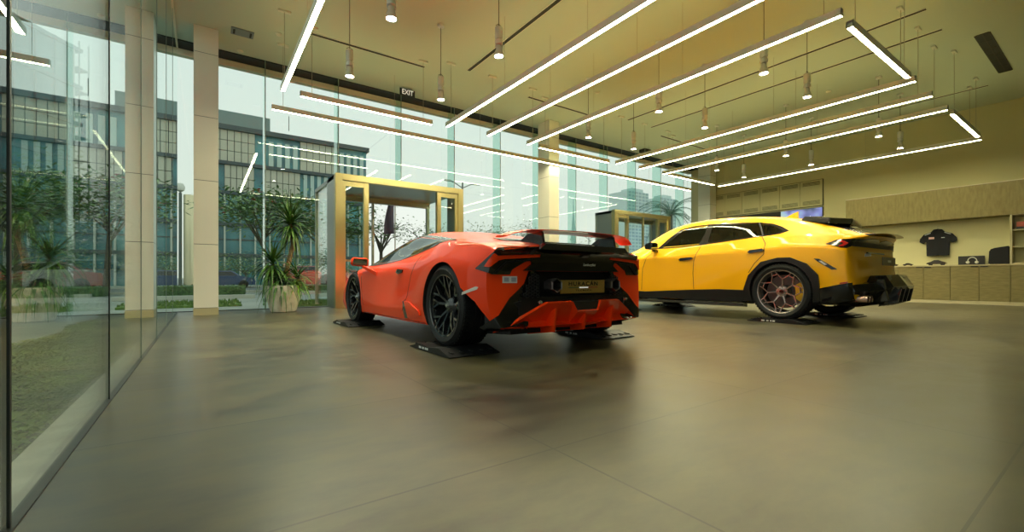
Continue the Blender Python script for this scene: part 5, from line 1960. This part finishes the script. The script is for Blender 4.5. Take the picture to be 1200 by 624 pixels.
def tree(x, y, h, spread, label, leafs=2600, seed=1, leaf='tree_leaf', flowers=0, flat=0.35, trunk_r=0.10, name='tree', density=1.0, lsize=0.12, group=None):
    random.seed(seed)
    r_ = empty(name, (x, y, GZ))
    tag(r_, label, 'tree', group)
    m_ = MB()
    lean = random.uniform(-.25, .25)
    top = Vector((lean, 0, h * .55))
    m_.tube([(0, 0, 0), (lean * .4, 0.05, h * .28), top], [trunk_r * 1.2, trunk_r, trunk_r * .8], 8)
    tips = []
    for i in range(9):
        a = i * 2.4 + random.uniform(-.3, .3)
        st = top.lerp(Vector((lean * .4, .05, h * .28)), random.uniform(0, .5))
        rr = spread * random.uniform(.55, 1.0)
        en = Vector((lean + math.cos(a) * rr, math.sin(a) * rr, h * random.uniform(.66, .93)))
        mid = st.lerp(en, .5) + Vector((0, 0, h * .07))
        m_.tube([st, mid, en], [trunk_r * .5, trunk_r * .3, trunk_r * .1], 6)
        tips += [en, mid.lerp(en, .5)]
        for q in range(3):
            e2 = mid.lerp(en, .4) + Vector((random.uniform(-1, 1), random.uniform(-1, 1), random.uniform(-.1, .5))) * spread * .35
            m_.tube([mid.lerp(en, .3), e2], [trunk_r * .2, trunk_r * .06], 5)
            tips.append(e2)
    m_.build('branches', 'tree_bark', r_, True)
    vs, fs = [], []
    for i in range(leafs):
        t_ = random.choice(tips)
        g_ = spread * .26
        p = t_ + Vector((random.gauss(0, g_), random.gauss(0, g_), random.gauss(0, g_ * flat * 1.4)))
        s = lsize * random.uniform(.6, 1.3)
        a, b_ = random.uniform(0, 2 * PI), random.uniform(-.6, .6)
        d1 = Vector((math.cos(a), math.sin(a), b_)) * s
        d2 = Vector((-math.sin(a), math.cos(a), random.uniform(-.5, .5))) * s * .42
        n_ = len(vs)
        vs += [p - d1, p + d2, p + d1, p - d2]
        fs.append((n_, n_ + 1, n_ + 2, n_ + 3))
    MB().add(vs, fs).build('foliage', leaf, r_, False, fix=False)
    if flowers:
        m_ = MB()
        for i in range(flowers):
            t_ = random.choice(tips) + Vector((0, 0, .25))
            for q in range(10):
                p = t_ + Vector((random.gauss(0, .16), random.gauss(0, .16), random.gauss(0, .08)))
                a = random.uniform(0, PI)
                d1 = Vector((math.cos(a), math.sin(a), random.uniform(-.5, .5))) * .10
                d2 = Vector((-math.sin(a), math.cos(a), random.uniform(-.5, .5))) * .07
                m_.add([p - d1, p + d2, p + d1, p - d2], [(0, 1, 2, 3)])
        m_.build('blossom', 'flower_red', r_, False, fix=False)
    return r_


def on(u, Y):
    return at_y(u, 326, Y)


p = on(312, 25.5 - 2)
tree(p.x, p.y, 5.0, 2.3, 'flowering tree with red blossoms outside, left of the potted plant', 3000, 4, flowers=7)
p = on(378, 27 - 3.5)
tree(p.x, p.y, 4.6, 2.2, 'spreading tree outside, between the potted plant and the left entrance', 2600, 9, flowers=3)
p = on(447, 23.2)
tree(p.x, p.y, 4.5, 1.8, 'thin sparse tree seen through the left entrance', 750, 12, lsize=.09)
p = on(497, 23.4)
tree(p.x, p.y, 4.0, 1.5, 'thin sparse tree just right of the middle of the left entrance', 520, 15, lsize=.09)
p = on(566, 38)
tree(p.x, p.y, 5.4, 3.0, 'bushy green tree outside, just right of the left entrance', 3400, 18, flat=.7)
p = on(608, 38)
tree(p.x, p.y, 6.0, 2.6, 'bushy green tree outside, just left of the middle column', 3000, 19, flat=.7)
p = on(684, 60)
tree(p.x, p.y, 6.4, 5.0, 'far tree behind the rear wing, right of the middle column', 2400, 22, flat=.6, lsize=.2)
for i, (u, Y, h, sp_, lb) in enumerate(((20, 22, 4.4, 2.2, 'dark leafy tree outside at the far left edge'), (62, 29, 4.0, 2.2, 'dark leafy tree outside behind the left glass, second from the left edge'),
                                        (98, 36, 3.4, 2.2, 'leafy tree outside at the foot of the glass tower'), (122, 44, 3.0, 2.2, 'small tree outside left of the mirrored column'))):
    p = on(u, Y)
    tree(p.x, p.y, h, sp_, lb, 2600, 30 + i, flat=.8, group='street trees beyond the left glass wall')
for i, (u, Y) in enumerate(((262, 38.5), (290, 39), (345, 38.5), (400, 40))):
    p = on(u, Y)
    b_ = tree(p.x, p.y, 1.9, 1.3, ['round shrub across the street right of the first column', 'shrub across the street under the flowering tree', 'shrub across the street behind the potted plant', 'shrub across the street beside the left entrance'][i], 900, 50 + i, flat=.9, name='shrub', trunk_r=.05, lsize=.09)

# palm beside the right entrance
p = on(786, 24)
pr = empty('palm_tree', (p.x, p.y, GZ))
tag(pr, 'feathery palm tree outside right of the right entrance', 'palm')
MB().tube([(0, 0, 0), (.05, 0, 3), (0, 0, 6.4)], [.28, .2, .16], 10).build('trunk', 'tree_bark', pr, True)
m_ = MB()
random.seed(5)
for k_ in range(24):
    a = k_ * 2.4
    el0 = random.uniform(-.2, 1.2)
    q = Vector((0, 0, 6.4))
    d = Vector((math.cos(a) * math.cos(el0), math.sin(a) * math.cos(el0), math.sin(el0)))
    pts = [q.copy()]
    for s in range(9):
        q = q + d * .36
        d = (d + Vector((0, 0, -.20))).normalized()
        pts.append(q.copy())
    m_.tube(pts, [.03] * 5 + [.015] * 5, 4)
    for s in range(1, 10):
        for w_ in (0, .5):
            b0 = pts[s - 1].lerp(pts[s], w_)
            t_ = (pts[s] - pts[s - 1]).normalized()
            sd = t_.cross(Vector((0, 0, 1))).normalized()
            for g_ in (-1, 1):
                tip = b0 + sd * g_ * .55 * (1 - s / 14) + t_ * .25 + Vector((0, 0, -.16))
                m_.add([b0, b0 + t_ * .07, tip], [(0, 1, 2)])
m_.build('fronds', 'palm_leaf', pr, False, fix=False)

# ---------------- office building behind
BY = 50.0
bX = lambda u: at_y(u, 326, BY).x
bl = empty('office_building', (7.5, BY, GZ))
tag(bl, 'wide office block with teal glass and cream panels behind the potted plant', 'building')
ox = 7.5


def bpart(nm, mat, x0, x1, z0, z1, y0=0.0, y1=0.3, mb=None):
    m_ = mb or MB()
    m_.box(x0 - ox, x1 - ox, y0, y1, z0, z1)
    return m_ if mb else m_.build(nm, mat, bl)


X0, X1 = 0.0, bX(430)
bpart('core', 'teal_glazing', X0, X1, 0, 15.0, 0.3, 16)
bpart('roof_band', 'dark_frame', X0 - .1, X1 + .2, 14.9, 15.35, -0.2, 16.2)
bpart('penthouse', 'penthouse_grey', X0 + .8, bX(318), 15.35, 17.0, 1.0, 12)
for z in (11.75, 8.9, 5.85, 2.9):
    bpart('floor_band', 'dark_frame', X0, X1, z - .18, z + .14, -0.12, .3)
uB = [(257, 299), (352, 396)]


def panel_block(x0, x1, z0, z1, nx, nz):
    m_ = MB()
    m_.mat('cream_stone')
    for i in range(nx):
        for j in range(nz):
            a0, a1 = x0 + (x1 - x0) * i / nx, x0 + (x1 - x0) * (i + 1) / nx
            b0, b1 = z0 + (z1 - z0) * j / nz, z0 + (z1 - z0) * (j + 1) / nz
            m_.box(a0 + .03 - ox, a1 - .03 - ox, .08, .3, b0 + .03, b1 - .03)
    m_.mat('dark_frame').box(x0 - ox, x1 - ox, .2, .3, z0, z1)
    return m_.build('stone_panels', None, bl)


panel_block(X0 + .1, bX(299), 11.9, 14.9, 7, 3)
panel_block(bX(352), bX(396), 11.9, 14.9, 6, 3)
panel_block(bX(263), bX(298), 9.05, 11.57, 5, 2)
panel_block(bX(310), bX(352), 9.05, 11.57, 6, 2)
for (ua, ub_, z0, z1, n) in ((313, 351, 11.95, 14.4, 4), (397, 428, 11.95, 14.4, 4), (354, 386, 9.05, 11.5, 4)):
    xa, xb = bX(ua), bX(ub_)
    for i in range(n):
        w0_ = (xb - xa) / n
        bpart('pale_window', 'pale_glazing', xa + w0_ * i + .16, xa + w0_ * (i + 1) - .16, z0, z1, .12, .3)
mm_ = MB()
for i in range(0, 24):
    x = X0 + .35 + i * (X1 - X0 - .5) / 23
    wv = .07
    if i % 2 == 0:
        bpart('mullion', 'mullion_white', x - wv, x + wv, 0, 8.75, -.05, .3)
for z in (7.4, 4.4, 1.4):
    bpart('transom', 'dark_frame', X0, X1, z - .05, z + .05, .2, .3)
MB().tube([(0.2, 4, 17.0), (0.2, 4, 18.6)], .04, 6).build('aerial', 'pole_grey', bl)

# ---------------- glass tower on the left, oblique to the showroom
tdir = Vector((-math.sin(YAW), -math.cos(YAW), 0))
tc_ = Vector((-9.6, 55.5, GZ))
tw = empty('glass_tower', tc_, math.atan2(tdir.y, tdir.x))
tag(tw, 'dark teal glass tower under construction beyond the left glass wall', 'building')
LT, HT = 34.0, 21.8
MB().box(0, LT, -14, 0.0, 0, HT).build('glass_core', 'tower_glass', tw)
for k_ in range(7):
    z = 1.2 + k_ * 3.4
    MB().box(-.5, LT, -14, .25, z - .22, z + .10).build('floor_slab', 'tower_slab', tw)
for k_ in range(22):
    x = .2 + k_ * 1.6
    MB().box(x - .05, x + .05, 0.0, .16, 0, HT).build('vertical_fin', 'mullion_white' if k_ % 4 == 0 else 'tower_slab', tw)
m_ = MB()
for k_ in range(10):
    z = 1 + k_ * 2.1
    m_.box(-1.3, 0, -2.4, .2, z, z + .06)
for x in (-1.2, -.3):
    for y in (-2.2, .1):
        m_.box(x - .04, x + .04, y - .04, y + .04, 0, HT + .6)
m_.build('scaffolding', 'pole_grey', tw)

# ---------------- far towers
def far_tower(u0, u1, vtop, Y, label, floors, cols, nm='residential_tower'):
    a, b_ = at_y(u0, vtop, Y), at_y(u1, vtop, Y)
    h = a.z
    r_ = empty(nm, ((a.x + b_.x) / 2, Y, GZ))
    tag(r_, label, 'tower')
    w2 = (b_.x - a.x) / 2
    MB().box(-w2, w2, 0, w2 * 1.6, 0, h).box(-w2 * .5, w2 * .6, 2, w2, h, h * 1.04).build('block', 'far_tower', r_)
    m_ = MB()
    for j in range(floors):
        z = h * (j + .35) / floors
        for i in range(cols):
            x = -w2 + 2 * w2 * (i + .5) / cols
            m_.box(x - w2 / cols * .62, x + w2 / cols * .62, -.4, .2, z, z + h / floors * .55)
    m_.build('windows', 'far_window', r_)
    return r_


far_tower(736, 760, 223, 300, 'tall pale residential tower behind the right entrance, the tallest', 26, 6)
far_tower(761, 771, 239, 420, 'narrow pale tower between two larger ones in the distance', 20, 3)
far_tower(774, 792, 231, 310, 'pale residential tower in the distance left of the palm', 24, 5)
a = at_y(672, 232, 420)
sp_ = empty('spire_tower', (a.x, 420, GZ))
tag(sp_, 'slender tapering skyscraper spire in the distance right of the middle column', 'tower')
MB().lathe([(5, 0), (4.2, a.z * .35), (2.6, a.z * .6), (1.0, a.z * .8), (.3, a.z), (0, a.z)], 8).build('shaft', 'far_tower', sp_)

# ---------------- totem, lamps, banner, cars
p = on(221.5, 33)
tt_ = empty('light_column', (p.x, p.y, GZ))
tag(tt_, 'cream cylindrical light column outside, just left of the first column', 'street column')
MB().lathe([(.0, 0), (.27, 0), (.27, 5.7), (.0, 5.7)], 20).build('shaft', 'totem_cream', tt_, True)
MB().lathe([(0, 0), (.09, 0), (.08, 5.8), (0, 5.8)], 10, 'Z', (-.42, 0, 0)).build('post', 'pole_grey', tt_, True)
MB().lathe([(0, 5.8), (.2, 5.95), (.24, 6.15), (.15, 6.35), (0, 6.4)], 14, 'Z', (-.42, 0, 0)).build('globe_lamp', 'globe', tt_, True)


def street_lamp(u, Y, h, label, arm=1.0, two=True):
    p = on(u, Y)
    r_ = empty('street_lamp', (p.x, p.y, GZ))
    tag(r_, label, 'street lamp')
    MB().tube([(0, 0, 0), (0, 0, h)], [.09, .05], 8).build('pole', 'pole_grey', r_, True)
    for s in ((-1, 1) if two else (1,)):
        MB().tube([(0, 0, h - .35), (s * arm * .6, 0, h - .05), (s * arm, 0, h)], [.03, .03, .03], 6).build('arm', 'pole_grey', r_, True)
        MB().bbox(s * arm - .22, s * arm + .22, -.1, .1, h - .04, h + .05, .02).build('lamp_head', 'globe', r_)
    return r_


street_lamp(542, 24, 6.6, 'double armed street lamp rising above the left entrance')
street_lamp(690, 40, 5.9, 'double armed street lamp outside between the columns and the right entrance', .9)
street_lamp(757, 46, 7.6, 'street lamp above the right entrance before the far towers', 1.0)
p = on(463, 13.0)
bn = empty('banner_flag', (p.x, p.y, GZ))
tag(bn, 'drooping dark banner flag on a pole seen through the left entrance', 'flag')
MB().tube([(0, 0, 0), (0, 0, 3.4)], .018, 8).build('pole', 'steel_wire', bn, True)
m_ = MB()
n = 14
vs, fs = [], []
for i in range(n + 1):
    t_ = i / n
    z = 3.35 - 1.32 * t_
    w_ = .05 + .20 * math.sin(t_ * PI * .62)
    for j in range(7):
        c_ = j / 6
        vs.append((-.02 - w_ * c_ - .10 * t_ * c_, .05 * math.sin(c_ * 9 + t_ * 3), z - .04 * c_))
for i in range(n):
    for j in range(6):
        a = i * 7 + j
        fs.append((a, a + 1, a + 8, a + 7))
m_.add(vs, fs)
fo = m_.build('cloth', 'flag_cloth', bn, True, fix=False)
md = fo.modifiers.new('solid', 'SOLIDIFY')
md.thickness = 0.006


def street_car(u, Y, mat, label, rz=0.0, s=1.0):
    p = on(u, Y)
    r_ = empty('street_car', (p.x, p.y, GZ + 0.006), rz)
    tag(r_, label, 'car', 'cars on the street outside')
    prof = [(-2.2, .28), (-2.25, .62), (-2.1, .92), (-1.45, 1.0), (-.85, 1.42), (.55, 1.45), (1.15, 1.02), (2.0, .86), (2.25, .6), (2.2, .28)]
    m_ = MB()
    N = len(prof)
    vs = []
    for y, k_ in ((-.88, 0), (-.80, 1), (.80, 1), (.88, 0)):
        for a, z in prof:
            yy = y * (1 - max(0, z - .95) * .42)
            vs.append((a * s * (1 if k_ == 0 else 1), yy * s, z * s))
    fs = [list(range(N))[::-1], [3 * N + i for i in range(N)]]
    for r in range(3):
        for i in range(N):
            j = (i + 1) % N
            fs.append((r * N + i, r * N + j, (r + 1) * N + j, (r + 1) * N + i))
    m_.add(vs, fs)
    m_.build('body', mat, r_)
    for y in (-1, 1):
        w_ = MB()
        yb = .885
        q = [(-1.3, 1.0), (-.82, 1.36), (.5, 1.38), (.98, 1.04)]
        w_.add([(a * s, y * (.91 * (1 - max(0, z - .95) * .42)) * s * .975, z * s) for a, z in q] + [(a * s, y * (.85 * (1 - max(0, z - .95) * .42)) * s * .96, z * s) for a, z in q],
               [(0, 1, 2, 3), (4, 7, 6, 5), (0, 4, 5, 1), (1, 5, 6, 2), (2, 6, 7, 3), (3, 7, 4, 0)])
        w_.build('side_window', 'gloss_black', r_)
        for a in (-1.38, 1.38):
            MB().lathe([(0, y * .90 * s - .1), (.20 * s, y * .90 * s - .1), (.33 * s, y * .86 * s - .1), (.33 * s, y * .90 * s + .06), (.2 * s, y * .9 * s + .07), (0, y * .9 * s + .07)], 20, 'Y', (a * s, 0, .33 * s)).build('wheel', 'tyre_rubber', r_)
    return r_


street_car(362, 30.5, 'car_maroon', 'blurred maroon car on the street behind the potted plant')
street_car(262, 35.0, 'car_blue', 'dark blue car on the street just right of the first column', 0.0, 0.8)
street_car(112, 25, 'car_silver', 'silver car on the street at the foot of the glass tower')
street_car(130, 34, 'car_white', 'white car on the street, left of the mirrored column')
street_car(60, 30.5, 'car_silver', 'silver car on the street near the left edge')
# ================================================================== WORLD AND VIEW
wd = bpy.data.worlds.new('sky')
SC.world = wd
wd.use_nodes = True
nt = wd.node_tree
bg = nt.nodes['Background']
tc = nt.nodes.new('ShaderNodeTexCoord')
sx = nt.nodes.new('ShaderNodeSeparateXYZ')
nt.links.new(tc.outputs['Generated'], sx.inputs[0])
cr = nt.nodes.new('ShaderNodeValToRGB')
el = cr.color_ramp.elements
el[0].position = 0.0
el[0].color = (0.76, 0.80, 0.71, 1)
el[1].position = 0.6
el[1].color = (0.66, 0.78, 0.76, 1)
nt.links.new(sx.outputs['Z'], cr.inputs[0])
nt.links.new(cr.outputs[0], bg.inputs[0])
bg.inputs[1].default_value = 0.84
SC.view_settings.view_transform = 'Standard'
SC.view_settings.look = 'None'
SC.view_settings.gamma = 1.0
SC.view_settings.use_curve_mapping = False
SC.view_settings.exposure = 0.5
SC.cycles.use_denoising = True
SC.cycles.max_bounces = 10
SC.cycles.diffuse_bounces = 4
SC.cycles.glossy_bounces = 6
SC.cycles.transparent_max_bounces = 24
SC.cycles.sample_clamp_indirect = 4.0
SC.cycles.caustics_reflective = False
SC.cycles.caustics_refractive = False
